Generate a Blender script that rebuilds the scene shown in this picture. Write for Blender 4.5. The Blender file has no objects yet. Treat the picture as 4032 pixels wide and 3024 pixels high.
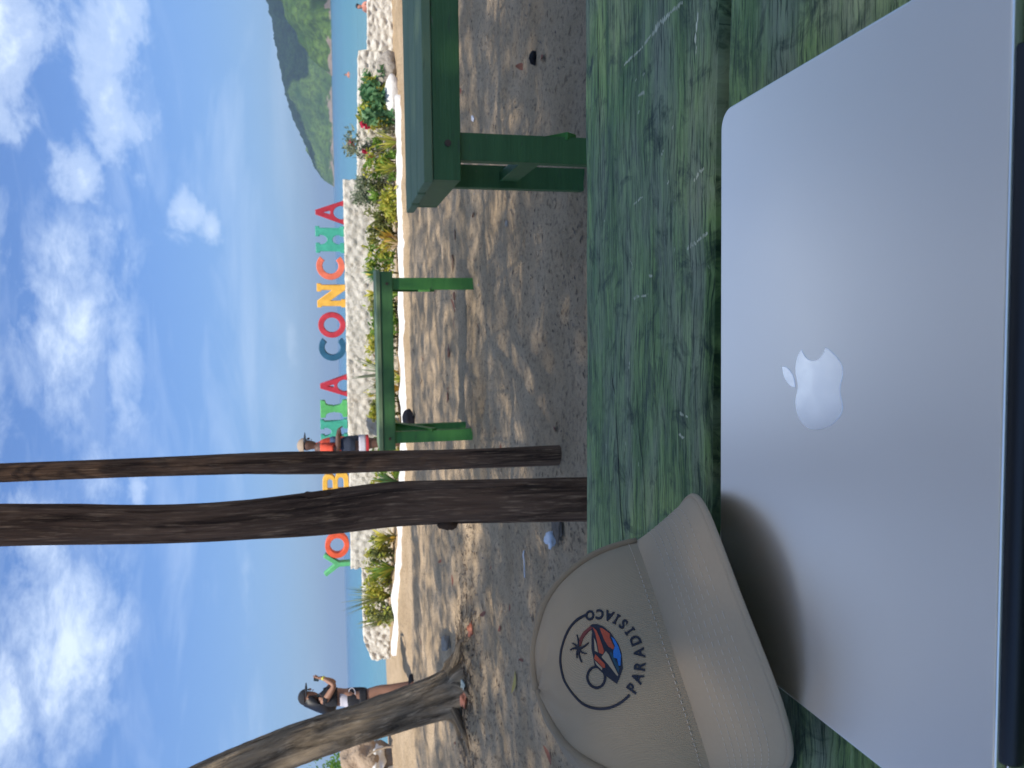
import bpy, bmesh, math, random
from mathutils import Vector, Matrix, noise
from mathutils.geometry import tessellate_polygon
R = math.radians
rnd = random.Random(7)
sc = bpy.context.scene
col = sc.collection

# ---------------------------------------------------------------- camera
CAM_Z = 0.95
cam_d = bpy.data.cameras.new('camera'); cam = bpy.data.objects.new('camera', cam_d); col.objects.link(cam)
sc.camera = cam
pitch = math.atan(682/3028); rho = R(1.64)
Fw = Vector((0, math.cos(pitch), -math.sin(pitch))); U0 = Vector((0, math.sin(pitch), math.cos(pitch))); Hx = Vector((1, 0, 0))
Rt = Hx*math.cos(rho) - U0*math.sin(rho); Up = Hx*math.sin(rho) + U0*math.cos(rho)
# the phone was held on its side: the picture's left is the world's up
cam.matrix_world = Matrix(((-Up.x, Rt.x, -Fw.x, 0), (-Up.y, Rt.y, -Fw.y, 0), (-Up.z, Rt.z, -Fw.z, CAM_Z), (0, 0, 0, 1)))
cam_d.sensor_width = 36; cam_d.lens = 27.04
cam_d.clip_start = 0.02; cam_d.clip_end = 40000
cam_d.dof.use_dof = True; cam_d.dof.focus_distance = 0.66; cam_d.dof.aperture_fstop = 21

# ---------------------------------------------------------------- sky, sun, exposure
SUN_EL = R(58); SUN_H = Vector((-0.35, -0.94, 0)).normalized()
SUN = (SUN_H*math.cos(SUN_EL) + Vector((0, 0, math.sin(SUN_EL)))).normalized()
sc.cycles.max_bounces = 7; sc.cycles.diffuse_bounces = 3; sc.cycles.glossy_bounces = 3; sc.cycles.transmission_bounces = 3; sc.cycles.volume_bounces = 0; sc.cycles.transparent_max_bounces = 4
sc.render.resolution_x = 1024; sc.render.resolution_y = 768
sc.view_settings.view_transform = 'Standard'; sc.view_settings.look = 'None'
sc.view_settings.exposure = 0.90; sc.view_settings.gamma = 1.0; sc.view_settings.use_curve_mapping = False
world = bpy.data.worlds.new('World'); sc.world = world; world.use_nodes = True
world.cycles.sampling_method = 'MANUAL'; world.cycles.sample_map_resolution = 256


class NT:
    """small helper around a node tree"""
    def __init__(s, tree): s.t = tree; s.t.nodes.clear()
    def n(s, typ, ins=None, **props):
        nd = s.t.nodes.new(typ)
        for k, v in props.items(): setattr(nd, k, v)
        for k, v in (ins or {}).items():
            sock = nd.inputs[k]
            if isinstance(v, bpy.types.NodeSocket): s.t.links.new(v, sock)
            else:
                if isinstance(v, (tuple, list)) and len(v) == 3 and sock.type == 'RGBA': v = (*v, 1)
                sock.default_value = v
        return nd
    def coord(s, which='Object'): return s.n('ShaderNodeTexCoord').outputs[which]
    def scale(s, vec, sx, sy, sz): return s.n('ShaderNodeMapping', {'Vector': vec, 'Scale': (sx, sy, sz)}).outputs[0]
    def noise(s, vec, scale, detail=4, rough=.55, dist=0.0, out='Fac'):
        return s.n('ShaderNodeTexNoise', {'Vector': vec, 'Scale': scale, 'Detail': detail, 'Roughness': rough, 'Distortion': dist}).outputs[out]
    def voro(s, vec, scale, feature='F1', out='Distance'):
        return s.n('ShaderNodeTexVoronoi', {'Vector': vec, 'Scale': scale}, feature=feature).outputs[out]
    def ramp(s, fac, stops, interp='LINEAR'):
        r = s.n('ShaderNodeValToRGB', {'Fac': fac}); cr = r.color_ramp; cr.interpolation = interp
        while len(cr.elements) < len(stops): cr.elements.new(0.5)
        for e, (p, c) in zip(cr.elements, stops):
            e.position = p; e.color = (c, c, c, 1) if not isinstance(c, (tuple, list)) else (*c[:3], 1)
        return r.outputs['Color']
    def mix(s, fac, a, b, mode='MIX'):
        m = s.n('ShaderNodeMix', data_type='RGBA', blend_type=mode)
        for sock, v in ((m.inputs[0], fac), (m.inputs[6], a), (m.inputs[7], b)):
            if isinstance(v, bpy.types.NodeSocket): s.t.links.new(v, sock)
            elif isinstance(v, (tuple, list)): sock.default_value = (*v[:3], 1)
            else: sock.default_value = v
        return m.outputs[2]
    def math(s, op, a, b=0.0, clamp=False):
        m = s.n('ShaderNodeMath', operation=op, use_clamp=clamp)
        for i, v in enumerate((a, b)):
            if isinstance(v, bpy.types.NodeSocket): s.t.links.new(v, m.inputs[i])
            else: m.inputs[i].default_value = v
        return m.outputs[0]
    def bump(s, h, strength=.3, dist=.01, normal=None):
        ins = {'Height': h, 'Strength': strength, 'Distance': dist}
        if normal is not None: ins['Normal'] = normal
        return s.n('ShaderNodeBump', ins).outputs[0]


MATS = {}
def material(name, build):
    if name in MATS: return MATS[name]
    m = bpy.data.materials.new(name); m.use_nodes = True
    t = NT(m.node_tree)
    out = t.n('ShaderNodeOutputMaterial')
    b = t.n('ShaderNodeBsdfPrincipled')
    t.t.links.new(b.outputs[0], out.inputs[0])
    def setin(k, v):
        s = b.inputs[k]
        if isinstance(v, bpy.types.NodeSocket): t.t.links.new(v, s)
        elif isinstance(v, (tuple, list)) and s.type == 'RGBA': s.default_value = (*v[:3], 1)
        else: s.default_value = v
    build(t, setin, b, out)
    MATS[name] = m
    return m
def plain(name, c, rough=.6, var=.15, scale=20, metallic=0, bump=0.0, bscale=80, bdist=.002, coord='Object', spec=.5):
    def f(t, S, b, out):
        v = t.coord(coord); n = t.noise(v, scale, 4)
        S('Base Color', t.mix(n, tuple(x*(1-var*1.4) for x in c), tuple(min(1, x*(1+var*1.4)) for x in c)))
        S('Roughness', rough); S('Metallic', metallic); S('Specular IOR Level', spec)
        if bump: S('Normal', t.bump(t.noise(v, bscale, 5), bump, bdist))
    return material(name, f)

# world: Nishita sky with a broken layer of cumulus and thin cirrus
w = NT(world.node_tree)
wout = w.n('ShaderNodeOutputWorld')
sky = w.n('ShaderNodeTexSky', sky_type='NISHITA', sun_disc=False, sun_elevation=SUN_EL, sun_rotation=math.atan2(SUN_H.x, SUN_H.y),
          altitude=0.0, air_density=1.0, dust_density=0.25, ozone_density=2.6)
dirv = w.coord('Generated')
sep = w.n('ShaderNodeSeparateXYZ', {'Vector': dirv})
zc = w.math('MAXIMUM', sep.outputs['Z'], 0.03)
px = w.math('DIVIDE', sep.outputs['X'], w.math('ADD', zc, 0.10)); py = w.math('DIVIDE', sep.outputs['Y'], w.math('ADD', zc, 0.10))
flat = w.n('ShaderNodeCombineXYZ', {'X': px, 'Y': py, 'Z': 0.0}).outputs[0]
def blob(az, el, ra, re, amp):
    """soft bank of cloud round one direction of the sky"""
    d = w.n('ShaderNodeCombineXYZ', {'X': math.sin(R(az))*math.cos(R(el)), 'Y': math.cos(R(az))*math.cos(R(el)), 'Z': math.sin(R(el))}).outputs[0]
    df = w.n('ShaderNodeVectorMath', {0: dirv, 1: d}, operation='SUBTRACT').outputs[0]
    sc_ = w.n('ShaderNodeVectorMath', {0: df, 1: (1/R(ra), 1/R(ra), 1/R(re))}, operation='MULTIPLY').outputs[0]
    ln = w.n('ShaderNodeVectorMath', {0: sc_}, operation='LENGTH').outputs['Value']
    return w.math('MULTIPLY', w.math('SUBTRACT', 1.0, ln, True), amp)
def bank(lst):
    m_ = None
    for b_ in lst:
        x = blob(*b_); m_ = x if m_ is None else w.math('MAXIMUM', m_, x)
    return m_
cum = bank([(24.5, 19, 9, 4.2, .80), (19, 20.5, 6, 2.6, .66), (23.5, 13.0, 6.5, 3.4, .80), (18.8, 13.4, 6.5, 3.0, .74), (14.6, 15.6, 4.6, 2.6, .56), (12.4, 10.0, 2.6, 2.4, .52), (11.2, 8.2, 2.2, 1.4, .46), (-6.2, 13.4, 2.6, 1.3, .5), (33, 16, 10, 5, .7), (-41, 17, 11, 4, .7), (6, 33, 22, 7.5, .95), (-16, 35, 18, 7, .9), (40, 30, 16, 6, .8), (-44, 30, 16, 6, .8)])  # highest banks are out of view, added so lid and logo reflect white
puff = w.noise(w.scale(dirv, 1, 1, 1.5), 13, 8, .64, .2)
cm = w.math('ADD', cum, w.math('MULTIPLY', w.math('SUBTRACT', puff, .5), 1.55))
cm = w.math('MULTIPLY', w.ramp(cm, [(.18, 0), (.52, .38), (1.05, 1)], 'EASE'), w.ramp(cum, [(0, 0), (.12, 1)]))
# thin, wind-drawn cirrus
cb = bank([(5, 17.0, 10, 4.8, .85), (1.0, 14.2, 6.5, 3.0, .62), (10, 14.5, 6, 3.0, .5), (-6, 15.5, 5, 2.6, .5), (-16, 17.2, 10.5, 5.0, .95), (-21, 20, 9, 3.4, .9), (-8.5, 19, 5, 3.2, .7), (10, 21, 8, 2.2, .6), (-3, 25, 18, 6, .85), (22, 27, 16, 5, .8), (-28, 26, 14, 6, .85), (-12, 11, 7, 1.1, .35), (3, 3.2, 4, .9, .5), (-14, 6.5, 10, .8, .30)])
ci = w.noise(w.n('ShaderNodeMapping', {'Vector': dirv, 'Rotation': (0, R(-24), 0), 'Scale': (1.0, 1.0, 2.2)}).outputs[0], 11.5, 8, .68, .25)
cir = w.math('ADD', cb, w.math('MULTIPLY', w.math('SUBTRACT', ci, .5), 2.1))
cir = w.math('MULTIPLY', w.ramp(cir, [(.16, 0), (.58, .32), (1.05, .74)]), w.ramp(cb, [(0, 0), (.35, 1)]))
low = w.noise(w.scale(dirv, 1.0, 1.0, 5), 4.2, 4, .6, .5)
hi = w.n('ShaderNodeMapRange', {'Value': sep.outputs['Z'], 'From Min': .62, 'From Max': .90}).outputs[0]
over = w.math('MULTIPLY', w.ramp(w.noise(flat, 1.6, 5, .6, .4), [(.38, .05), (.58, .8)]), hi)     # broken cloud goes on overhead, thickened to whiten the light in the shade
cir = w.math('MAXIMUM', w.math('MAXIMUM', cir, over), w.ramp(low, [(.50, 0), (.78, .22)]))
mask = w.math('MAXIMUM', cm, cir, True)
tint = w.ramp(sep.outputs['Z'], [(.0, (.30, .41, .64)), (.10, (.40, .51, .72)), (.22, (.47, .61, .86)), (.36, (.54, .68, .93)), (.62, (.60, .70, .88)), (1, (.8, .9, 1))])   # dims and blues the sky model towards the horizon
skyc = w.mix(1.0, sky.outputs[0], tint, 'MULTIPLY')
ccol = w.mix(w.noise(w.scale(dirv, 1, 1, 2), 24, 6, .6), (5.2, 6.2, 7.6), (7.3, 8.0, 8.8))
final = w.mix(mask, skyc, ccol)
bg = w.n('ShaderNodeBackground', {'Color': final, 'Strength': 0.095})
w.t.links.new(bg.outputs[0], wout.inputs[0])

sun_d = bpy.data.lights.new('sun', 'SUN'); sun_d.energy = 3.0; sun_d.angle = R(.53); sun_d.color = (1, .93, .82)
sun = bpy.data.objects.new('sun', sun_d); col.objects.link(sun)
sun.rotation_euler = (-SUN).to_track_quat('-Z', 'Y').to_euler(); sun.location = (-3, -8, 14)

# ---------------------------------------------------------------- building helpers
class MB:
    def __init__(s): s.v = []; s.f = []; s.uv = {}; s.smooth = False
    def add(s, vs, fs):
        o = len(s.v); s.v += [tuple(v) for v in vs]; s.f += [tuple(i+o for i in f) for f in fs]; return o
    def box(s, c, size, M=None, taper=1.0):
        x, y, z = (d/2 for d in size); c = Vector(c)
        vs = [Vector((sx*x*(taper if sz < 0 else 1), sy*y*(taper if sz < 0 else 1), sz*z)) for sx in (-1, 1) for sy in (-1, 1) for sz in (-1, 1)]
        vs = [(M @ v if M else v)+c for v in vs]
        s.add(vs, [(0, 1, 3, 2), (4, 6, 7, 5), (0, 4, 5, 1), (2, 3, 7, 6), (0, 2, 6, 4), (1, 5, 7, 3)])
    def tube(s, pts, rad, seg=12, cap=True, wob=None, uvs=False):
        """tapered tube along pts; wob(angle, along) scales the radius"""
        pts = [Vector(p) for p in pts]; n = len(pts)
        if not isinstance(rad, (list, tuple)): rad = [rad]*n
        rings = []; L = 0; ref = None; o = len(s.v)
        for i, p in enumerate(pts):
            t = (pts[min(i+1, n-1)]-pts[max(i-1, 0)]).normalized()
            if ref is None: ref = Vector((1, 0, 0)) if abs(t.x) < .8 else Vector((0, 1, 0))
            a = (ref - t*ref.dot(t)).normalized(); b = t.cross(a); ref = a
            if i: L += (p-pts[i-1]).length
            for k in range(seg):
                th = 2*math.pi*k/seg
                r = rad[i]*(wob(th, L) if wob else 1)
                q = p+a*(math.cos(th)*r)+b*(math.sin(th)*r)
                if uvs: s.uv[len(s.v)] = (k/seg, L)
                s.v.append(tuple(q))
        for i in range(n-1):
            for k in range(seg):
                k2 = (k+1) % seg
                s.f.append((o+i*seg+k, o+i*seg+k2, o+(i+1)*seg+k2, o+(i+1)*seg+k))
        if cap:
            s.f.append(tuple(o+k for k in reversed(range(seg)))); s.f.append(tuple(o+(n-1)*seg+k for k in range(seg)))
    def blob(s, c, size, seg=12, rings=8, amp=.2, seed=0, fr=1.5):
        c = Vector(c); vs = []; fs = []
        for i in range(rings+1):
            th = math.pi*i/rings
            for k in range(seg):
                ph = 2*math.pi*k/seg
                d = Vector((math.sin(th)*math.cos(ph), math.sin(th)*math.sin(ph), math.cos(th)))
                r = 1+amp*noise.noise(d*fr+Vector((seed*7.1, seed*3.3, 1)))*2
                vs.append(c+Vector((d.x*size[0]*r, d.y*size[1]*r, d.z*size[2]*r)))
        for i in range(rings):
            for k in range(seg):
                k2 = (k+1) % seg
                fs.append((i*seg+k, (i+1)*seg+k, (i+1)*seg+k2, i*seg+k2))
        s.add(vs, fs)
    def build(s, name, mat, parent=None, smooth=False, bevel=0.0, bseg=2, weld=False):
        me = bpy.data.meshes.new(name); me.from_pydata(s.v, [], s.f); me.update()
        if s.uv:
            lay = me.uv_layers.new(name='UVMap')
            for l in me.loops: lay.data[l.index].uv = s.uv.get(l.vertex_index, (0, 0))
        bm = bmesh.new(); bm.from_mesh(me)
        if weld: bmesh.ops.remove_doubles(bm, verts=bm.verts, dist=1e-5)
        if bevel:
            bmesh.ops.bevel(bm, geom=[e for e in bm.edges if len(e.link_faces) == 2 and e.calc_face_angle(0) > .5], offset=bevel, segments=bseg, profile=.6, affect='EDGES', clamp_overlap=True)
        bmesh.ops.recalc_face_normals(bm, faces=bm.faces)
        bm.to_mesh(me); bm.free()
        if smooth:
            for p in me.polygons: p.use_smooth = True
        return link(name, me, mat, parent)
def link(name, me, mat, parent=None):
    o = bpy.data.objects.new(name, me); col.objects.link(o)
    if mat is not None: me.materials.append(mat)
    if parent: o.parent = parent
    return o
def tag(o, label, cat, group=None):
    o['label'] = label; o['category'] = cat
    if group: o['group'] = group
    return o
def thing(name, label, cat, loc=(0, 0, 0), rz=0, group=None):
    o = bpy.data.objects.new(name, None); col.objects.link(o); o.location = loc; o.rotation_euler = (0, 0, rz); o.empty_display_size = .1
    return tag(o, label, cat, group)
def copy_tree(o, parent=None):
    c = o.copy(); col.objects.link(c); c.parent = parent
    for ch in o.children: copy_tree(ch, c)
    return c
def structure(o): o['kind'] = 'structure'; return o
def curve_mesh(name, splines, mat, parent=None, extrude=.05, bevel=0.0, bres=1):
    """flat outline (with holes) given thickness, lying in local XY"""
    cu = bpy.data.curves.new(name, 'CURVE'); cu.dimensions = '2D'; cu.fill_mode = 'BOTH'; cu.extrude = extrude; cu.bevel_depth = bevel; cu.bevel_resolution = bres
    for pts in splines:
        sp = cu.splines.new('POLY'); sp.points.add(len(pts)-1); sp.use_cyclic_u = True
        for q, p in zip(sp.points, pts): q.co = (p[0], p[1], 0, 1)
    tmp = bpy.data.objects.new('tmp', cu); col.objects.link(tmp)
    dg = bpy.context.evaluated_depsgraph_get()
    me = bpy.data.meshes.new_from_object(tmp.evaluated_get(dg)); bpy.data.objects.remove(tmp); bpy.data.curves.remove(cu)
    me.name = name
    return link(name, me, mat, parent)
def fbm(x, y, z=0.0, o=4): return noise.fractal(Vector((x, y, z)), 1.0, 2.0, o)
def sstep(a, b, x):
    t = max(0.0, min(1.0, (x-a)/(b-a))); return t*t*(3-2*t)
def lerp(a, b, t): return a+(b-a)*t
def interp(tab, x):
    if x <= tab[0][0]: return tab[0][1]
    for (a, fa), (b, fb) in zip(tab, tab[1:]):
        if x <= b: return lerp(fa, fb, (x-a)/(b-a))
    return tab[-1][1]

# ---------------------------------------------------------------- ground
TRUNK = (-2.47, 6.2)
def ground(x, y, fine=True):
    ramp = min(.21, .03+.045*max(0, -x-.5)**1.3)*sstep(10, 13, y)
    z = ramp
    far = sstep(15.0, 24, y)
    z = z*(1-far) - 1.7*far
    d = math.hypot((x-TRUNK[0])/1.15, (y-TRUNK[1])/.8)
    z += .11*max(0, 1-d/.95)**1.5 + .05*max(0, 1-math.hypot((x+3.2)/1.1, (y-5.5)/.7))
    z += .030*fbm(x*.55, y*.55, 3, 3)
    if fine and -8 < x < 8 and 0 < y < 15:
        z += .022*fbm(x*2.4, y*2.4, 9, 3) + .020*abs(noise.noise(Vector((x*6.5, y*6.5, 2)))) + .006*noise.noise(Vector((x*15, y*15, 6)))
        c = noise.noise(Vector((x*4.2, y*4.2, 17)))
        z -= .055*max(0, c-.25)                        # scuffed footprints
    for qx, qy, qr in ((-.40, 2.5, .16), (-.321, 3.27, .11)): z += .035*max(0, 1-math.hypot(x-qx, y-qy)/(qr*1.6))**1.5
    return z - .012
def axis(segs):
    out = []
    for a, b, n in segs: out += [a+(b-a)*i/n for i in range(n)]
    return out+[segs[-1][1]]
gx = axis([(-300, -60, 8), (-60, -9, 14), (-9, -4, 60), (-4, 3.5, 170), (3.5, 8, 60), (8, 60, 14), (60, 300, 8)])
gy_ = axis([(-80, -6, 10), (-6, 1.2, 24), (1.2, 7, 150), (7, 13.5, 110), (13.5, 24, 40), (24, 60, 6)])
vs = [(x, y, ground(x, y)) for y in gy_ for x in gx]; nx = len(gx)
fs = [(j*nx+i, j*nx+i+1, (j+1)*nx+i+1, (j+1)*nx+i) for j in range(len(gy_)-1) for i in range(nx-1)]
def m_sand(t, S, b, out):
    v = t.coord('Object')
    n1 = t.noise(v, 1.6, 6, .6); n2 = t.noise(v, 38, 5, .7); n3 = t.noise(v, 260, 3, .6)
    c = t.mix(t.ramp(n1, [(.35, 0), (.65, 1)]), (.45, .325, .195), (.60, .45, .29))
    c = t.mix(t.ramp(n2, [(.32, .95), (.48, 0)]), c, (.17, .12, .08))
    c = t.mix(t.ramp(n3, [(.3, .55), (.5, 0)]), c, (.14, .115, .09))
    c = t.mix(t.ramp(n3, [(.62, 0), (.75, .6)]), c, (.60, .54, .45))
    S('Base Color', c); S('Roughness', .95); S('Specular IOR Level', .2)
    bu = t.bump(n2, 1.0, .03); S('Normal', t.bump(n3, .6, .004, bu))
M_SAND = material('beach_sand', m_sand)
me = bpy.data.meshes.new('sand_ground'); me.from_pydata(vs, [], fs); me.update()
for p in me.polygons: p.use_smooth = True
structure(link('sand_ground', me, M_SAND))

# ---------------------------------------------------------------- sea
SEA_Z = -0.75
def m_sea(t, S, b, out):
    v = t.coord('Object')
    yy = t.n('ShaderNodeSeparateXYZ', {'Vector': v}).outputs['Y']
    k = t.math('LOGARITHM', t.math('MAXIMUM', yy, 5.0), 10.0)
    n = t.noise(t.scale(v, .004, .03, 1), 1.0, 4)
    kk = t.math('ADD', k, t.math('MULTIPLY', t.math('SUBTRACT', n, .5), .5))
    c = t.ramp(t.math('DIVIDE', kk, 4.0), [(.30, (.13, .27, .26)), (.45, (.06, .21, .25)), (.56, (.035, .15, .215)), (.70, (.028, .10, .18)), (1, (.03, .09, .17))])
    S('Base Color', c); S('Roughness', .22); S('IOR', 1.33)
    w1 = t.noise(t.scale(v, .5, 1.3, 1), 1.0, 5, .6); w2 = t.noise(t.scale(v, .05, .2, 1), 1.0, 4, .6)
    S('Normal', t.bump(w2, .35, 2.0, t.bump(w1, .5, .25)))
M_SEA = material('bay_water', m_sea)
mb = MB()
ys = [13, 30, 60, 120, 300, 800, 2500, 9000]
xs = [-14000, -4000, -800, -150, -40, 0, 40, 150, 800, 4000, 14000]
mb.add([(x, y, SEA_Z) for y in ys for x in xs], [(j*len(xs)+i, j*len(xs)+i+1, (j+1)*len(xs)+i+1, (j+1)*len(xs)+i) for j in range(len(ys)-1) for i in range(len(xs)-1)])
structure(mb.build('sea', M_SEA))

# ---------------------------------------------------------------- wooded headland across the bay
def m_hill(t, S, b, out):
    v = t.coord('Object')
    n1 = t.noise(v, .03, 6, .65); n2 = t.noise(v, .22, 4, .65)
    c = t.mix(t.ramp(n1, [(.36, 0), (.62, 1)]), (.028, .068, .018), (.100, .165, .036))
    c = t.mix(t.ramp(n2, [(.40, .75), (.56, 0)]), c, (.022, .04, .016))
    z = t.n('ShaderNodeSeparateXYZ', {'Vector': v}).outputs['Z']
    zz = t.math('ADD', z, t.math('MULTIPLY', t.math('SUBTRACT', t.noise(v, .05, 4, .6), .5), -26.0))
    rock = t.mix(t.noise(v, .16, 5, .7), (.13, .10, .08), (.34, .27, .22))
    S('Base Color', t.mix(t.ramp(t.math('DIVIDE', zz, 12.0), [(.02, 1), (.12, 0)]), c, rock)); S('Roughness', .95); S('Specular IOR Level', .1)
M_HILL = material('wooded_hillside', m_hill)
def hill(name, prof, D, depth, az0, az1, step, seed, amp):
    """ridge whose skyline follows prof (azimuth deg, elevation deg) at distance D+depth"""
    n = int((R(az1)-R(az0))*D/step); m = int(depth*1.35/step)
    vs = []
    for j in range(m+1):
        t = j/m*1.35
        for i in range(n+1):
            a = az0+(az1-az0)*i/n
            d = D+depth*t+30*fbm(a*.35, seed, t, 3)
            hr = (D+depth)*math.tan(R(max(0, interp(prof, a))))*1.02
            e = min(1, t); sh = (1-(1-e)**1.7) if t <= 1 else 1-(t-1)*1.6
            x, y = d*math.sin(R(a)), d*math.cos(R(a))
            gul = 1+.16*fbm(x*.012, y*.005, seed, 4)*(1-e)*2*min(1, t*4)
            h = hr*sh*gul
            k = min(1, h/14)
            h += amp*k*(noise.noise(Vector((x*.16, y*.16, seed)))+.8*abs(noise.noise(Vector((x*.33, y*.33, seed+4)))))
            vs.append((x, y, SEA_Z-.6+h))
    fs = [(j*(n+1)+i, j*(n+1)+i+1, (j+1)*(n+1)+i+1, (j+1)*(n+1)+i) for j in range(m) for i in range(n)]
    me = bpy.data.meshes.new(name); me.from_pydata(vs, [], fs); me.update()
    for p in me.polygons: p.use_smooth = True
    return structure(link(name, me, M_HILL))
SKYL = [(14.2, 0), (14.4, .05), (14.84, .66), (15.64, 1.20), (17.09, 1.74), (18.27, 2.26), (19.36, 2.62), (20.89, 2.95), (21.95, 3.13), (23.65, 3.36), (24.73, 3.53), (26, 3.68), (31, 4.3), (40, 4.0), (52, 3.0)]
FRNT = [(21.5, 0), (21.63, .03), (22.03, .45), (22.4, 1.0), (23.0, 1.37), (23.44, 1.88), (24.31, 2.24), (25, 2.66), (26.1, 2.9), (30, 3.3), (40, 3.6), (52, 3.2)]
hill('far_hill', SKYL, 980, 230, 13.6, 52, 3.4, 1, 4.6)
hill('near_hill', FRNT, 600, 90, 21.2, 52, 2.2, 5, 3.4)

# unseen cumulus, placed so its shadow darkens the far hill's right half
M_CLOUD = plain('cumulus', (.9, .9, .92), 1.0, .02, .01)
cl_c = Vector((1120*math.sin(R(25.0)), 1120*math.cos(R(25.0)), 60))+SUN*560
mb = MB(); rc = random.Random(4)
for i in range(16):
    a = rc.uniform(0, 6.28); q = rc.uniform(0, 1)**.6
    mb.blob((math.cos(a)*q*95, math.sin(a)*q*115, rc.uniform(-6, 14)), (rc.uniform(38, 62), rc.uniform(38, 62), rc.uniform(14, 24)), 18, 10, .22, i, 2.0)
for x_, y_ in ((-118, 40), (-150, 75), (-100, 85)): mb.blob((x_, y_, 0), (34, 26, 12), 16, 8, .25, 30+x_, 2.0)
o = mb.build('cloud', M_CLOUD, None, smooth=True); o.location = cl_c; tag(o, 'unseen white cumulus cloud placed to shade the wooded headland', 'cloud')

# ---------------------------------------------------------------- low white walls with the big letters
def wall_y(x): return 12.6-.19*x
def m_wall(t, S, b, out):
    v = t.coord('Object')
    n = t.noise(v, 7, 6, .65); n2 = t.noise(v, 45, 5, .7)
    c = t.mix(t.ramp(n, [(.30, 1), (.48, 0)]), (.70, .66, .58), (.55, .49, .40))
    c = t.mix(t.ramp(t.noise(v, 2.2, 4, .6), [(.62, 0), (.74, .5)]), c, (.42, .37, .29))
    S('Base Color', c); S('Roughness', .9); S('Normal', t.bump(n2, .8, .03))
M_WALL = material('rough_white_paint', m_wall)
def rough_wall(name, xa, xb, z0, ztop, thick, amp, label, seed, off=0.0, step=.025):
    """stone wall under whitewash: lumpy stones on every side"""
    L = xb-xa; nxw = int(L/step); nz = 30; nt = 8
    def disp(p):
        q = Vector((p[0]*8.5, p[1]*8.5, p[2]*10+seed*11))
        d = noise.voronoi(q)[0]
        lump = (d[1]-d[0])
        f = noise.fractal(q*2.2, 1, 2, 3)
        return amp*(min(.6, lump)*1.5-.45+.5*f)
    mb = MB(); idx = {}
    def vert(i, j, k):
        key = (i, j, k)
        if key not in idx:
            x = xa+L*i/nxw; zt = ztop(x); z = z0+(zt-z0)*j/nz
            y = wall_y(x)+off+thick*k/nt
            nrm = Vector((0, 0, 0))
            if k == 0: nrm.y -= 1
            if k == nt: nrm.y += 1
            if i == 0: nrm.x -= 1
            if i == nxw: nrm.x += 1
            if j == nz: nrm.z += .35
            d = disp((x, y, z)); p = Vector((x, y, z))+nrm.normalized()*d if nrm.length else Vector((x, y, z))
            if j == nz: p.z = zt+d*.35
            idx[key] = len(mb.v); mb.v.append(tuple(p))
        return idx[key]
    for i in range(nxw):
        for j in range(nz):
            mb.f.append((vert(i, j, 0), vert(i+1, j, 0), vert(i+1, j+1, 0), vert(i, j+1, 0)))
            mb.f.append((vert(i, j, nt), vert(i, j+1, nt), vert(i+1, j+1, nt), vert(i+1, j, nt)))
        for k in range(nt):
            mb.f.append((vert(i, nz, k), vert(i+1, nz, k), vert(i+1, nz, k+1), vert(i, nz, k+1)))
    for j in range(nz):
        for k in range(nt):
            mb.f.append((vert(0, j, k), vert(0, j+1, k), vert(0, j+1, k+1), vert(0, j, k+1)))
            mb.f.append((vert(nxw, j, k), vert(nxw, j, k+1), vert(nxw, j+1, k+1), vert(nxw, j+1, k)))
    return tag(mb.build(name, M_WALL, smooth=True), label, 'wall')
rough_wall('letter_wall', -3.02, 3.2, -.1, lambda x: .818-.006*x, .32, .034, 'tall middle stretch of rough whitewashed stone wall carrying the coloured letters', 1)
rough_wall('low_wall', 3.215, 7.4, -.1, lambda x: (.585 if x < 5.05 else .45)-.03*(x-3.2), .34, .045, 'lower whitewashed stone wall stepping down to the right behind red flowers', 2, off=.03)
rough_wall('low_wall', -4.72, -3.035, -.1, lambda x: .655-.28*max(0, -x-4.35)**.8, .34, .055, 'short low whitewashed wall with broken end beside the letter Y', 3, off=.04)

def m_letter(c):
    def f(t, S, b, out):
        v = t.coord('Object'); n = t.noise(v, 9, 5, .6)
        S('Base Color', t.mix(t.ramp(n, [(.35, 0), (.7, 1)]), tuple(x*.82 for x in c), tuple(min(1, x*1.1+.01) for x in c))); S('Roughness', .5)
    return f
def arc(cx, cy, r, a0, a1, n=40, ry=None):
    return [(cx+r*math.cos(R(a0+(a1-a0)*i/n)), cy+(ry or r)*math.sin(R(a0+(a1-a0)*i/n))) for i in range(n+1)]
def L_O(): return [arc(.5, .5, .5, 0, 354, 50), arc(.5, .5, .325, 0, 354, 40)]
def L_C(): return [arc(.52, .5, .5, 48, 312, 44)+arc(.52, .5, .31, 312, 48, 36)]
def L_A(w=.84):
    m = w/2
    o = [(m-.07, 1), (m+.07, 1), (w, .0), (w-.17, 0)]+arc(m, .04, w/2-.15, 8, 172, 20, ry=.34)+[(.17, 0), (0, 0)]
    return [o, [(m, .80)]+[(m+.085, .50), (m+.05, .465), (m-.05, .465), (m-.085, .50)]]
def L_I(w=.5):
    return [[(0, 1), (0, .86)]+[(w/2-.09-.12*(1-math.sin(R(a))), .86-.30*(1-math.cos(R(a)))) for a in range(30, 91, 15)]+[(w/2-.07, .5)]+[(w/2-.09-.12*(1-math.sin(R(a))), .14+.30*(1-math.cos(R(a)))) for a in range(90, 29, -15)]+[(0, .14), (0, 0), (w, 0), (w, .14)]+
            [(w-(w/2-.09-.12*(1-math.sin(R(a)))), .14+.30*(1-math.cos(R(a)))) for a in range(30, 91, 15)]+[(w-(w/2-.07), .5)]+[(w-(w/2-.09-.12*(1-math.sin(R(a)))), .86-.30*(1-math.cos(R(a)))) for a in range(90, 29, -15)]+[(w, .86), (w, 1)]]
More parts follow.
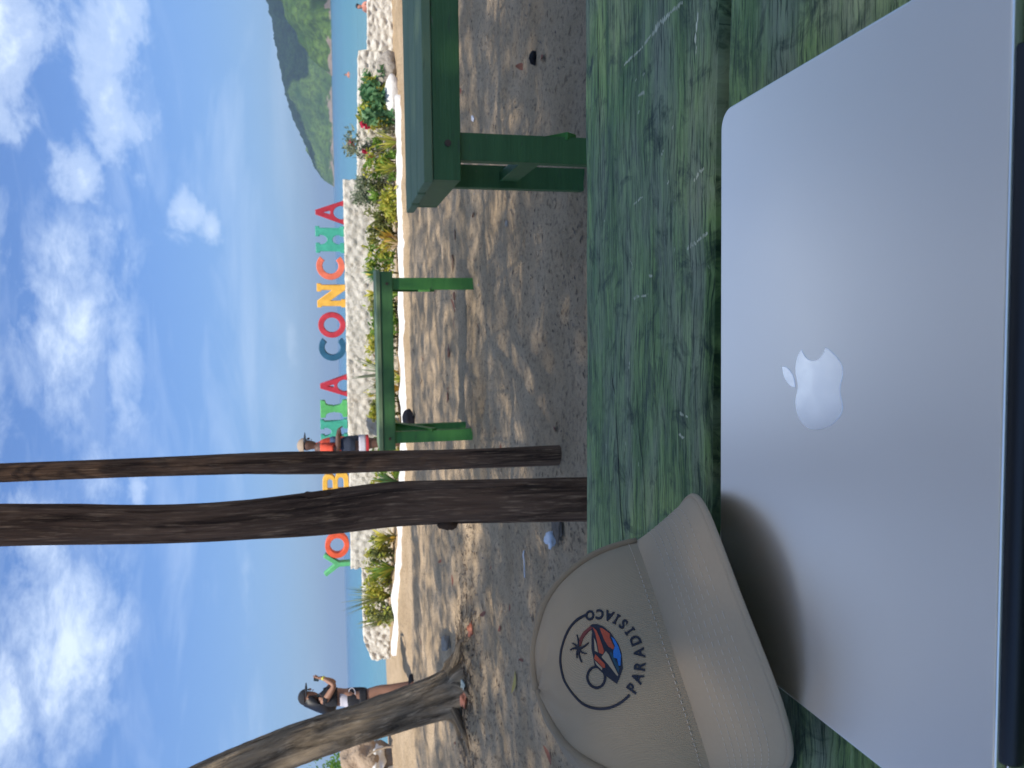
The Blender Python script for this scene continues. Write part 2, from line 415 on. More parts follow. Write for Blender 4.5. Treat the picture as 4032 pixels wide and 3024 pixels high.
def L_H(w=.84):
    top = [(0, 1), (0, .89), (.05, .87), (.05, .13), (0, .11), (0, 0), (.30, 0), (.30, .11), (.24, .13)]
    inn = arc(w/2, .16, w/2-.25, 176, 4, 16, ry=.26)
    return [top+inn+[(w-.24, .13), (w-.30, .11), (w-.30, 0), (w, 0), (w, .11), (w-.05, .13), (w-.05, .87), (w, .89), (w, 1), (w-.30, 1), (w-.30, .89), (w-.24, .87)]+arc(w/2, .84, w/2-.25, -4, -176, 16, ry=.26)+[(.24, .87), (.30, .89), (.30, 1)]]
def L_N(w=.82): return [[(0, 0), (0, .12), (.045, .14), (.045, .86), (0, .88), (0, 1), (.21, 1), (w-.20, .40), (w-.20, .86), (w-.25, .88), (w-.25, 1), (w, 1), (w, .88), (w-.045, .86), (w-.045, 0), (w-.21, 0), (.20, .60), (.20, .14), (.25, .12), (.25, 0)]]
def L_B(w=.80):
    return [[(0, 0), (0, 1), (w*.52, 1)]+arc(w*.60, .76, .24*.92, 80, -80, 16, ry=.24)[1:]+[(w*.66, .515)]+arc(w*.64, .25, .31*.92, 75, -80, 18, ry=.25)+[(w*.5, 0)],
            [(.19, .60), (.19, .84), (w*.5, .84)]+arc(w*.56, .72, .12, 75, -75, 10)+[(w*.5, .60)], [(.19, .16), (.19, .43), (w*.52, .43)]+arc(w*.58, .295, .15, 70, -70, 10, ry=.135)+[(w*.52, .16)]]
def L_Y(w=.86): return [[(w/2-.075, 0), (w/2-.075, .42), (0, .93), (.10, 1), (w/2, .56), (w-.10, 1), (w, .93), (w/2+.075, .42), (w/2+.075, 0)]]
LET = [('Y', L_Y(), -3.123, -2.752, .86, 1.275, (.10, .42, .17), 'bright green letter Y at the left end of the wall'),
       ('O', L_O(), -2.818, -2.40, .865, 1.245, (.72, .10, .035), 'orange red letter O beside the green Y'),
       ('B', L_B(), -1.74, -1.349, .848, 1.253, (.80, .46, .06), 'yellow letter B between the two wooden posts'),
       ('A', L_A(), -1.31, -.93, .845, 1.25, (.50, .03, .045), 'red letter A hidden behind the thin post next to yellow B'),
       ('H', L_H(), -.873, -.50, .842, 1.255, (.05, .38, .27), 'teal letter H just behind the man in the red shirt'),
       ('I', L_I(), -.445, -.185, .838, 1.245, (.10, .45, .14), 'green letter I with wide serifs beside crimson A'),
       ('A', L_A(), -.112, .222, .832, 1.238, (.48, .025, .05), 'crimson letter A between green I and dark blue C'),
       ('C', L_C(), .465, .80, .832, 1.242, (.012, .10, .19), 'dark blue letter C in the middle of the wall'),
       ('O', L_O(), .828, 1.209, .83, 1.238, (.50, .03, .05), 'crimson letter O between dark blue C and yellow N'),
       ('N', L_N(), 1.301, 1.653, .822, 1.241, (.80, .44, .06), 'yellow letter N right of the crimson O'),
       ('C', L_C(), 1.725, 2.06, .822, 1.238, (.72, .16, .09), 'coral letter C between yellow N and teal H'),
       ('H', L_H(), 2.132, 2.516, .818, 1.235, (.05, .38, .27), 'teal letter H between coral C and the last crimson A'),
       ('A', L_A(), 2.56, 2.90, .812, 1.225, (.42, .02, .04), 'crimson letter A at the right end of the wall')]
for ch, spl, xa, xb, z0, z1, c, lab in LET:
    xsl = [p[0] for s_ in spl for p in s_]; lo, hi_ = min(xsl), max(xsl)
    spl2 = [[((x-lo)/(hi_-lo)*(xb-xa)*1.018-(xb-xa)/2, y*(z1-z0)) for x, y in s_] for s_ in spl]
    o = curve_mesh('letter', spl2, material('letter_paint_%.2f_%.2f_%.2f' % c, m_letter(c)), extrude=.045, bevel=.008)
    xm = (xa+xb)/2
    o.matrix_world = Matrix.Translation((xm, wall_y(xm)+.13, z0-.006)) @ Matrix.Rotation(math.atan(-.19), 4, 'Z') @ Matrix.Rotation(R(90), 4, 'X')
    tag(o, lab, 'letter', 'coloured letters standing on the white wall')

# white curb round the flower bed
M_CURB = plain('white_curb_paint', (.72, .71, .68), .8, .08, 12, bump=.5, bscale=30, bdist=.01)
mb = MB(); sec = []
pts = [(4.15, 11.1), (3.9, 10.95), (3.5, 10.87), (2.4, 11.0), (.9, 11.27), (-1.1, 11.66), (-2.2, 11.86), (-3.7, 12.2), (-4.35, 12.5)]
dense = []
for a, b in zip(pts, pts[1:]):
    k = max(2, int(math.dist(a, b)/.08))
    dense += [(lerp(a[0], b[0], i/k), lerp(a[1], b[1], i/k)) for i in range(k)]
for i, (x, y) in enumerate(dense):
    g = ground(x, y, False)
    wv = .03*fbm(x*4, y*4, 5, 3); h = .065+.04*fbm(x*2.3, 2, 8, 3)
    for dy, dz in ((-.11, -.06), (-.10+wv, h*.7), (-.06, h), (.06, h+wv*.5), (.10, h*.7), (.11, -.06)): mb.v.append((x, y+dy+wv, g+dz))
for i in range(len(dense)-1):
    for k in range(5): mb.f.append((i*6+k, i*6+k+1, i*6+6+k+1, i*6+6+k))
mb.f.append(tuple(range(6))); mb.f.append(tuple(len(dense)*6-6+k for k in reversed(range(6))))
tag(mb.build('bed_curb', M_CURB, smooth=True), 'long low whitewashed curb edging the flower bed along the sand', 'curb')

# ---------------------------------------------------------------- bark and wood
def bark_mat(name, dark, mid, light, fis=14.0, bstr=.9, bdist=.02):
    def f(t, S, b, out):
        uv = t.n('ShaderNodeUVMap').outputs[0]
        v = t.coord('Object')
        sx = t.scale(uv, fis, fis*.16, 1)
        n1 = t.noise(sx, 1.0, 7, .68, .8); n2 = t.noise(t.scale(uv, fis*4, fis*.5, 1), 1.0, 5, .7); n3 = t.noise(v, 2.3, 4, .6)
        c = t.mix(t.ramp(n1, [(.34, 0), (.60, 1)]), dark, mid)
        c = t.mix(t.ramp(n2, [(.54, 0), (.70, .8)]), c, light)
        c = t.mix(t.ramp(n3, [(.58, 0), (.75, .45)]), c, tuple(min(1, q*1.2) for q in light))
        S('Base Color', c); S('Roughness', .88); S('Specular IOR Level', .25)
        S('Normal', t.bump(n2, bstr*.5, bdist*.35, t.bump(n1, bstr, bdist)))
    return material(name, f)
M_POST = bark_mat('dark_post_wood', (.036, .020, .012), (.205, .120, .072), (.56, .36, .21), 13, 1.0, .014)
M_BARK = bark_mat('grey_bark', (.055, .040, .026), (.35, .27, .18), (.60, .48, .34), 10, 1.0, .05)

def spline(pts, n):
    """Catmull-Rom through (point, radius)"""
    out = []; P = [pts[0]]+pts+[pts[-1]]
    for i in range(1, len(P)-2):
        for k in range(n):
            t = k/n; r = []
            for c in range(4):
                a, b, d, e = P[i-1][c], P[i][c], P[i+1][c], P[i+2][c]
                r.append(.5*(2*b+(d-a)*t+(2*a-5*b+4*d-e)*t*t+(3*b-a-3*d+e)*t**3))
            out.append(r)
    out.append(list(pts[-1])); return out
def log(name, pts, mat, parent, seg=28, n=8, rough=.06, seed=0, fr=5, ridge=0.0):
    sp = spline(pts, n)
    mb = MB()
    def wob(th, L): return 1+rough*(noise.noise(Vector((math.cos(th)*1.6, math.sin(th)*1.6, L*1.6+seed)))*1.2+.6*noise.noise(Vector((math.cos(th)*fr, math.sin(th)*fr, L*1.3+seed)))) - ridge*abs(noise.noise(Vector((math.cos(th)*9, math.sin(th)*9, L*2.6+seed+.8*math.sin(th*2)))))
    mb.tube([p[:3] for p in sp], [p[3] for p in sp], seg, True, wob, True)
    return mb.build(name, mat, parent, smooth=True)
# thick post close by, thin post behind
p = thing('wooden_post', 'thick dark brown wooden post rising just beyond the table edge', 'post', (-.40, 2.5, 0))
log('shaft', [(.0, 0, -.15, .078), (0.0, 0, .13, .077), (.017, 0, .56, .071), (.022, 0, .79, .0725), (.010, 0, 1.0, .071), (.004, 0, 1.25, .062), (.008, 0, 1.48, .0595), (.035, 0, 1.91, .061), (.05, 0, 2.5, .058), (.06, 0, 3.1, .055)], M_POST, p, 110, 22, .06, 3, 5, .11)
mb = MB(); mb.blob((-.050, -.02, .62), (.020, .018, .030), 8, 6, .3, 2); mb.build('knot', M_POST, p, smooth=True)
mb = MB(); mb.blob((.070, -.02, 1.03), (.014, .02, .045), 8, 6, .3, 5); mb.build('knot', M_POST, p, smooth=True)
p = thing('wooden_post', 'thinner dark wooden post standing in the sand left of the far table', 'post', (-.321, 3.27, 0))
log('shaft', [(0, 0, -.15, .045), (0, 0, 0, .045), (.004, 0, .35, .043), (.012, 0, .75, .045), (.022, 0, 1.11, .0475), (.03, 0, 1.35, .043), (.036, 0, 1.8, .037), (.041, 0, 2.2, .0365), (.05, 0, 2.9, .035)], M_POST, p, 84, 22, .05, 9, 5, .10)
# fibres peeling off the posts
def fibres(parent, prof, n, seed):
    r = random.Random(seed); mb = MB()
    for _ in range(n):
        z = r.uniform(.9, 2.1); side = r.choice((-1, 1)); x0 = interp(prof, z)*side
        l = r.uniform(.02, .06); a = r.uniform(-.6, .9)
        mb.tube([(x0*.97, -.01, z), (x0+side*l*.5*math.cos(a), -.012, z+l*.5*math.sin(a)), (x0+side*l*.8*math.cos(a), -.012, z+l*.9)], [.0007, .0005, .0003], 4)
    return mb.build('fibre', M_POST, parent)

# unseen awning of sparse palm fronds, added to dim the lid's reflection
M_THATCH = plain('dry_palm_frond', (.20, .14, .08), .9, .35, 14)
roof = thing('added_awning', 'unseen sparse palm frond awning added above the table to dim the laptop lid', 'awning', (-.1, 2.4, 3.0))
rf = random.Random(8)
for i in range(15):
    x0 = lerp(-2.3, 2.3, (i+.5)/15)+rf.uniform(-.08, .08); sk = rf.uniform(-.12, .12); mb = MB(); prev = None; sg = 1
    pts = [Vector((x0+sk*t, lerp(1.0, -1.4, t)+rf.uniform(-.02, .02), .14-.16*lerp(1.0, -1.4, t)+.05*math.sin(3*t))) for t in [k/12 for k in range(13)]]
    mb.tube(pts, [.010]*13, 6)
    for k in range(44):
        t = k/44; q = pts[int(t*12)].lerp(pts[min(12, int(t*12)+1)], t*12-int(t*12))
        for sd in (-1, 1):
            l = rf.uniform(.22, .38)*(.6+.4*math.sin(math.pi*min(1, t+.15))); d = Vector((sd*rf.uniform(.75, 1.0), rf.uniform(.35, .75), rf.uniform(-.35, -.05))).normalized(); wv = d.cross(Vector((0, 0, 1))).normalized()*.009
            mb.add([q+wv, q-wv, q-wv*.8+d*l*.6, q+d*l, q+wv*.8+d*l*.6], [(0, 1, 2, 3, 4)])
    mb.build('palm_frond', M_THATCH, roof)
for y in (-1.2, .1, .87):
    mb = MB(); mb.tube([(-2.4, y, .07-.16*y), (0, y, .05-.16*y), (2.4, y, .07-.16*y)], .035, 10, uvs=True); mb.build('rafter', M_POST, roof, smooth=True)

# leaning tree
tree = thing('leaning_tree', 'grey leaning tree trunk with deep bark growing from the sand at left', 'tree', (TRUNK[0], TRUNK[1], 0))
tx = TRUNK[0]
log('trunk', [(-2.42-tx, 0, -.25, .33), (-2.44-tx, 0, .0, .27), (-2.49-tx, 0, .13, .205), (-2.545-tx, 0, .4, .165), (-2.625-tx, 0, .77, .162), (-2.715-tx, 0, 1.2, .158), (-2.825-tx, 0, 1.62, .152), (-3.00-tx, 0, 2.17, .150), (-3.30-tx, -.1, 2.85, .15), (-3.72-tx, -.3, 3.6, .14), (-4.2-tx, -.6, 4.6, .12)], M_BARK, tree, 120, 26, .09, 4, 6, .16)
rt = MB()
for a, l, r0 in ((-20, .42, .05), (20, .40, .045), (200, .40, .05), (150, .45, .05), (-75, .4, .045), (240, .5, .045)):
    pts = []
    for i in range(9):
        t = i/8; x = math.cos(R(a))*(.12+l*t)+.05*math.sin(t*5+a); y = math.sin(R(a))*(.12+l*t)*.8
        gzv = ground(TRUNK[0]+x, TRUNK[1]+y)
        pts.append((x, y, max(gzv, .0)+.10*(1-t)**2-.012*t))
    rt.tube(pts, [r0*(1-.75*i/8) for i in range(9)], 10, True, lambda th, L: 1+.2*noise.noise(Vector((math.cos(th)*2, math.sin(th)*2, L*6))), True)
rt.build('root', M_BARK, tree, smooth=True)
# ---------------------------------------------------------------- foliage helpers
def leaf_mat(name, a, b, trans=.35, rough=.5):
    def f(t, S, bs, out):
        rn = t.n('ShaderNodeNewGeometry').outputs['Random Per Island']
        c = t.mix(rn, a, b)
        S('Base Color', c); S('Roughness', rough); S('Specular IOR Level', .35)
        tr = t.n('ShaderNodeBsdfTranslucent', {'Color': c})
        mx = t.n('ShaderNodeMixShader', {0: trans, 1: bs.outputs[0], 2: tr.outputs[0]})
        t.t.links.new(mx.outputs[0], out.inputs[0])
    return material(name, f)
def leaf_quad(mb, c, d, up, l, wd):
    d = d.normalized(); s = d.cross(up)
    s = s.normalized() if s.length > 1e-4 else Vector((1, 0, 0))
    c = Vector(c); nrm = s.cross(d)
    mb.add([c-d*l*.5, c+s*wd*.5+nrm*wd*.12, c+d*l*.5, c-s*wd*.5+nrm*wd*.12], [(0, 1, 2), (0, 2, 3)])
def rdir(r):
    while True:
        v = Vector((r.uniform(-1, 1), r.uniform(-1, 1), r.uniform(-1, 1)))
        if .05 < v.length < 1: return v.normalized()
M_CROWN = plain('tree_leaf', (.07, .11, .03), .6, .3, 3)
# crown of the shade trees: leaves hang above and behind the table, over the sand in front of it
def shade_density(x, y):
    d = 0.0
    n = .8*noise.noise(Vector((x*.5, y*.6, 40)))+.9*noise.noise(Vector((x*1.25, y*1.7, 11)))
    if y < 3.4: d = 7.0
    elif y < 6: d = lerp(5.0, 2.5, (y-3.4)/2.6)+2.6*n
    else: d = 2.3+3.6*n
    edge = 10.6-.10*x+.5*noise.noise(Vector((x*.9, 3, 1)))
    d *= 1-sstep(edge-.35, edge+.1, y)
    return max(0.0, d)
def crown(name, parent, box, leaf, seed):
    r = random.Random(seed); mb = MB(); x0, x1, y0, y1 = box
    area = leaf*leaf*.45*.62; N = int((x1-x0)*(y1-y0)/area*7.0)
    for _ in range(N):
        x, y = r.uniform(x0, x1), r.uniform(y0, y1)
        if r.random()*7.0 > shade_density(x, y): continue
        h = r.uniform(10.5, 13.5); t = h/SUN.z
        c = Vector((x, y, 0))+SUN*t - parent.location
        leaf_quad(mb, c, rdir(r)*Vector((1, 1, .5)).length, rdir(r), leaf*r.uniform(.75, 1.25), leaf*.5*r.uniform(.8, 1.2))
    return mb.build(name, M_CROWN, parent)
t2 = thing('shade_tree', 'broad leafy shade tree spreading over the table and the sand', 'tree', (1.2, -7.5, 0))
log('trunk', [(0, 0, -.2, .42), (0, 0, .3, .33), (.1, .1, 3, .27), (0, .3, 6, .24), (-.6, .8, 9, .18), (-1.2, 1.2, 11.5, .09)], M_BARK, t2, 20, 5, .1, 8)
for q, (a, l) in enumerate(((20, 4), (70, 5.5), (120, 5), (170, 4), (250, 3.5), (310, 3.5))):
    log('limb', [(-.05, .3, 7.2, .15), (math.cos(R(a))*l*.5-1, math.sin(R(a))*l*.5+.6, 9.6, .10), (math.cos(R(a))*l*.95-2, math.sin(R(a))*l*.95+1, 11.0, .07), (math.cos(R(a))*l*1.25-2.6, math.sin(R(a))*l*1.25+1.3, 12.0, .03)], M_BARK, t2, 8, 5, .08, q)
crown('crown', t2, (-7, 7, -1.2, 11), .17, 5)

# ---------------------------------------------------------------- green painted tables
def paint_mat(name, a, b, grain, rough=.5):
    def f(t, S, bs, out):
        v = t.coord('Object')
        n = t.noise(t.scale(v, 2.0, 26, 26), 1.0, 6, .6); n2 = t.noise(v, 3.2, 4, .6); n3 = t.noise(t.scale(v, 8, 160, 160), 1.0, 4, .6)
        c = t.mix(t.ramp(n, [(.3, 0), (.7, 1)]), a, b)
        c = t.mix(t.ramp(n2, [(.58, 0), (.8, .5)]), c, grain)
        wr = t.noise(t.scale(v, 9, 30, 30), 1.0, 6, .7, 1.0)
        c = t.mix(t.ramp(wr, [(.60, 0), (.68, .75)]), c, tuple(min(1, x*.45+.03) for x in a))
        c = t.mix(t.ramp(t.noise(t.scale(v, 14, 60, 60), 1.0, 5, .7, .8), [(.66, 0), (.72, .6)]), c, (.20, .21, .15))
        S('Base Color', c); S('Roughness', rough); S('Normal', t.bump(n3, .4, .003))
    return material(name, f)
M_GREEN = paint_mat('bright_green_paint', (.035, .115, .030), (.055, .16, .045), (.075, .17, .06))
M_GREENTOP = paint_mat('weathered_sky_sheen_paint', (.13, .20, .095), (.185, .26, .13), (.24, .27, .165), .75)  # lighter, greyer green for the tops: sky sheen put into the colour
M_GREENLIT = paint_mat('sunlit_green_paint', (.05, .20, .035), (.075, .26, .05), (.12, .28, .07), .5)  # brighter copy of the green: sunlight put into the colour
M_FOOT = plain('muddy_foot', (.06, .07, .045), .9, .3, 30)
M_BOLT = plain('rusty_bolt', (.10, .07, .05), .6, .3, 60, metallic=.6)
def picnic_table(name, label, loc, rz, L, D, H, nb, mt, ml, legx):
    t = thing(name, label, 'table', loc, rz)
    bw = D/nb; zt = H
    for i in range(nb):
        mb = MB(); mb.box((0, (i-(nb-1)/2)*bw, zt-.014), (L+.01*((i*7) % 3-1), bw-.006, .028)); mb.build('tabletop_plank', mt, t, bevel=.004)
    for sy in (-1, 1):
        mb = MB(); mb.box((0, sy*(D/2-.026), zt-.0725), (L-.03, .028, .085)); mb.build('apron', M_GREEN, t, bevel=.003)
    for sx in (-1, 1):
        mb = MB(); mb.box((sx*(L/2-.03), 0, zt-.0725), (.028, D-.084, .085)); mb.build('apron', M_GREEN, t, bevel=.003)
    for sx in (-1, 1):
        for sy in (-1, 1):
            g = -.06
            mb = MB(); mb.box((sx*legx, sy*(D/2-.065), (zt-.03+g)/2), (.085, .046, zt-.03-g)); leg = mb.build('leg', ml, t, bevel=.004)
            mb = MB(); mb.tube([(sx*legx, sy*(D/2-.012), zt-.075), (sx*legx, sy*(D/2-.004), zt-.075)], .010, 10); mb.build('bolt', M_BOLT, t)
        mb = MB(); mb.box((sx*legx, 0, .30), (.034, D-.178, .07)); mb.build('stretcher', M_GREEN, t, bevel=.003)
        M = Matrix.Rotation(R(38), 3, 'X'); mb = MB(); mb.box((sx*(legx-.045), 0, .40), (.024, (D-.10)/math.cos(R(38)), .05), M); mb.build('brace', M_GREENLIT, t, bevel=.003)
    return t
cR = (math.cos(R(-5)), math.sin(R(-5)))
L1, D1 = 1.5, .62
nc = Vector((.615, 2.33, 0)); ax = Vector((cR[0], cR[1], 0)); ay = Vector((-cR[1], cR[0], 0))
ctr = nc+ax*(L1/2)+ay*(D1/2)
picnic_table('picnic_table', 'dark green wooden table at right with weathered top greyed by painted sky sheen', (ctr.x, ctr.y, 0), R(-5), L1, D1, .68, 3, M_GREENTOP, M_GREEN, L1/2-.125)
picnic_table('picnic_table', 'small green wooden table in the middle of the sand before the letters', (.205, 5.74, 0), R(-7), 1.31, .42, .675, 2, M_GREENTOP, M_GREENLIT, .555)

# ---------------------------------------------------------------- the near table
TZ = .68
def m_plank(t, S, b, out):
    v = t.coord('Object')
    seed = t.n('ShaderNodeObjectInfo').outputs['Random']
    vv = t.n('ShaderNodeVectorMath', {0: v, 1: t.n('ShaderNodeCombineXYZ', {'X': t.math('MULTIPLY', seed, 37.0), 'Y': t.math('MULTIPLY', seed, 11.0)}).outputs[0]}, operation='ADD').outputs[0]
    warp = t.n('ShaderNodeVectorMath', {0: vv, 1: t.n('ShaderNodeVectorMath', {0: t.noise(vv, 6.5, 4, .55, 0, 'Color'), 1: (.030, .026, 0)}, operation='MULTIPLY').outputs[0]}, operation='ADD').outputs[0]
    st = t.noise(t.scale(warp, 7, 85, 1), 1.0, 8, .68, .6)          # brush strokes along the board
    big = t.noise(t.scale(vv, 9, 16, 1), 1.0, 6, .66, 1.4)
    fine = t.noise(t.scale(warp, 26, 420, 1), 1.0, 5, .7, .4)
    patch = t.noise(t.scale(warp, 5, 14, 1), 1.0, 6, .62, .5)
    blot = t.noise(vv, 24, 5, .65, .8)
    c = t.mix(t.ramp(st, [(.30, 0), (.52, .55), (.72, 1)]), (.036, .100, .030), (.350, .500, .160))
    c = t.mix(t.ramp(big, [(.34, .75), (.48, 0)]), c, (.022, .055, .024))
    c = t.mix(t.ramp(big, [(.58, 0), (.72, .55)]), c, (.26, .37, .10))
    c = t.mix(t.ramp(patch, [(.44, 0), (.66, .75)]), c, (.36, .365, .26))      # greyed, rubbed-through wood
    c = t.mix(t.ramp(t.noise(t.scale(warp, 4, 10, 1), 1.0, 5, .6, 1.0), [(.60, 0), (.76, .6)]), c, (.13, .29, .065))
    c = t.mix(t.ramp(blot, [(.30, .9), (.45, 0)]), c, (.012, .030, .018))
    c = t.mix(t.ramp(fine, [(.38, .8), (.50, 0)]), c, (.010, .030, .015))
    c = t.mix(t.ramp(fine, [(.58, 0), (.70, .55)]), c, (.36, .46, .25))
    scuff = t.noise(t.scale(vv, 55, 190, 1), 1.0, 6, .72, 1.2)
    c = t.mix(t.math('MULTIPLY', t.ramp(scuff, [(.64, 0), (.70, 1)]), t.ramp(t.noise(vv, 5.5, 3), [(.45, 0), (.62, .85)])), c, (.56, .58, .42))
    pore = t.noise(t.scale(vv, 30, 300, 1), 1.0, 3, .6, 2.0)
    c = t.mix(t.ramp(pore, [(.27, .9), (.34, 0)]), c, (.008, .018, .012))
    S('Base Color', c); S('Roughness', t.ramp(patch, [(.3, .46), (.7, .65)])); S('Specular IOR Level', .26)
    S('Normal', t.bump(blot, .2, .002, t.bump(fine, .6, .0016, t.bump(st, .9, .004))))
M_PLANK = material('worn_green_plank_paint', m_plank)
def m_gap(t, S, b, out):
    v = t.coord('Object')
    n = t.noise(t.scale(v, 14, 60, 1), 1.0, 6, .65, .8); n2 = t.noise(t.scale(v, 6, 40, 1), 1.0, 4, .6)
    c = t.mix(t.ramp(n, [(.34, 0), (.62, 1)]), (.003, .008, .007), (.014, .075, .012))  # near-black tones put the gap's shade into the old paint colour
    c = t.mix(t.ramp(n2, [(.53, 0), (.63, .9)]), c, (.045, .007, .010))
    S('Base Color', c); S('Roughness', .6); S('Normal', t.bump(n, .6, .004))
M_GAP = material('shaded_old_paint_in_gap', m_gap)
TB = thing('table', 'weathered green plank table in the foreground under the laptop and cap', 'table', (0, 0, 0), R(-4.5))
def plank_z(x, y, seed): return TZ+.0016*fbm(x*3, y*22, seed, 4)+.0008*noise.noise(Vector((x*9, y*90, seed)))
def plank(y0, y1, seed, x0=-1.0, x1=1.0, zt=TZ, th=.034, wav=.004):
    nx_, ny_ = 220, 40; mb = MB(); W = y1-y0
    def wv(x, s_): return wav*(fbm(x*2.3, seed+s_, 0, 3)+.5*fbm(x*9, seed+s_, 4, 2))
    for j in range(ny_+1):
        t = j/ny_; t = .5-.5*math.cos(math.pi*t) if True else t
        for i in range(nx_+1):
            x = lerp(x0, x1, i/nx_); y = lerp(y0+wv(x, 1), y1+wv(x, 7), t)
            e = min(t, 1-t)*W
            z = plank_z(x, y, seed) - .004*max(0, 1-e/.008)**2
            mb.v.append((x, y, z))
    st = nx_+1; 
    for j in range(ny_):
        for i in range(nx_): mb.f.append((j*st+i, j*st+i+1, (j+1)*st+i+1, (j+1)*st+i))
    top = len(mb.v); per = [i for i in range(st)]+[j*st+nx_ for j in range(1, ny_+1)]+[ny_*st+i for i in range(nx_-1, -1, -1)]+[j*st for j in range(ny_-1, 0, -1)]
    for k in per: x, y, z = mb.v[k]; mb.v.append((x, y, zt-th))
    n = len(per)
    for k in range(n): mb.f.append((per[k], top+k, top+(k+1) % n, per[(k+1) % n]))
    mb.f.append(tuple(top+k for k in range(n)))
    pk = mb.build('tabletop_plank', M_PLANK, TB, smooth=True)
    for p_ in pk.data.polygons: p_.use_smooth = p_.normal.z > .5
    return pk
plank(.527, .822, 1.0)
plank(.212, .504, 2.0)
plank(-.10, .194, 3.0)
plank(-.42, -.118, 4.0)
mb = MB(); mb.box((0, .517, TZ-.034), (1.96, .05, .012)); mb.build('gap_batten', M_GAP, TB)
mb = MB(); mb.box((0, .203, TZ-.034), (1.96, .05, .012)); mb.build('gap_batten', M_GAP, TB)
for sx in (-1, 1):
    for yy in (-.36, .76):
        mb = MB(); mb.box((sx*.86, yy, (TZ-.04)/2-.05), (.09, .06, TZ-.04+.06)); mb.build('leg', M_GREEN, TB, bevel=.004)
    mb = MB(); mb.box((sx*.86, .2, TZ-.075), (.05, 1.04, .08)); mb.build('crossbar', M_GREEN, TB, bevel=.003)
# pale chips and scrapes in the paint: slivers of bare wood
M_CHIP = plain('bare_wood_chip', (.66, .66, .45), .7, .25, 60)
def world_to_tb(x, y):
    a = R(4.5); return (x*math.cos(a)-y*math.sin(a), x*math.sin(a)+y*math.cos(a))
def chip(x, y, l, wd, ang, seed):
    """scrape across the grain: torn slivers lying along the grain"""
    r = random.Random(seed); mb = MB()
    px_, py_ = world_to_tb(x, y); ca, sa = math.cos(R(ang)), math.sin(R(ang))
    n = max(2, int(l*abs(sa)/.0017+.6)); cross = abs(sa) > .45
    for i in range(n):
        if r.random() < .14 and n > 4: continue
        t = (i+.5)/n*2-1; cx, cy = px_+t*l/2*ca, py_+t*l/2*sa
        ln = (wd*r.uniform(.7, 1.5)+.0008)*(1-.5*t*t) if cross else l/n*1.1; th_ = r.uniform(.0007, .0017) if cross else wd*r.uniform(.5, 1)
        cx += r.uniform(-.25, .25)*wd; q = []
        for k in range(5): u = k/4*2-1; q.append((cx+u*ln/2, th_/2*(1-abs(u)**2.5)*r.uniform(.7, 1.2)+.0001))
        o_ = len(mb.v)
        for sg in (1, -1):
            for qx, h in q: mb.v.append((qx, cy+sg*h, plank_z(qx, cy+sg*h, 1.0)+.00035))
        mb.f += [(o_+k, o_+k+1, o_+6+k, o_+5+k) for k in range(4)]
    return mb.build('paint_chip', M_CHIP, TB)
M_CRACK = plain('grimy_crack', (.006, .009, .007), .9, .2, 60)
def crack(pts, wd):
    mb = MB(); P_ = []
    for (ax_, ay_), (bx_, by_) in zip(pts, pts[1:]): P_ += [(lerp(ax_, bx_, k/8), lerp(ay_, by_, k/8)+.0012*noise.noise(Vector((k*3.1+ax_*50, ay_*70, 1)))) for k in range(8)]
    P_.append(pts[-1]); m_ = len(P_)
    for i, (x, y) in enumerate(P_):
        h = wd/2*min(1, i/6+.1, 1)*(.7+.5*abs(noise.noise(Vector((x*80, y*9, 3)))))
        for sg in (1, -1): mb.v.append((x, y+sg*h, plank_z(x, y+sg*h, 1.0)+.0003))
    mb.f = [(2*i, 2*i+1, 2*i+3, 2*i+2) for i in range(m_-1)]
    return mb.build('crack', M_CRACK, TB)
crack([(-.045, .737), (-.071, .727), (-.092, .724), (-.133, .717), (-.178, .711), (-.205, .704), (-.34, .690), (-.55, .68), (-.98, .67)], .0021)
crack([(-.060, .668), (-.076, .666), (-.102, .661), (-.144, .652), (-.20, .645)], .0012)
crack([(.40, .772), (.30, .776), (.18, .771), (.10, .765)], .0011)
crack([(.36, .700), (.26, .704), (.15, .699)], .0009)
crack([(.12, .628), (.02, .631), (-.09, .622)], .0008)
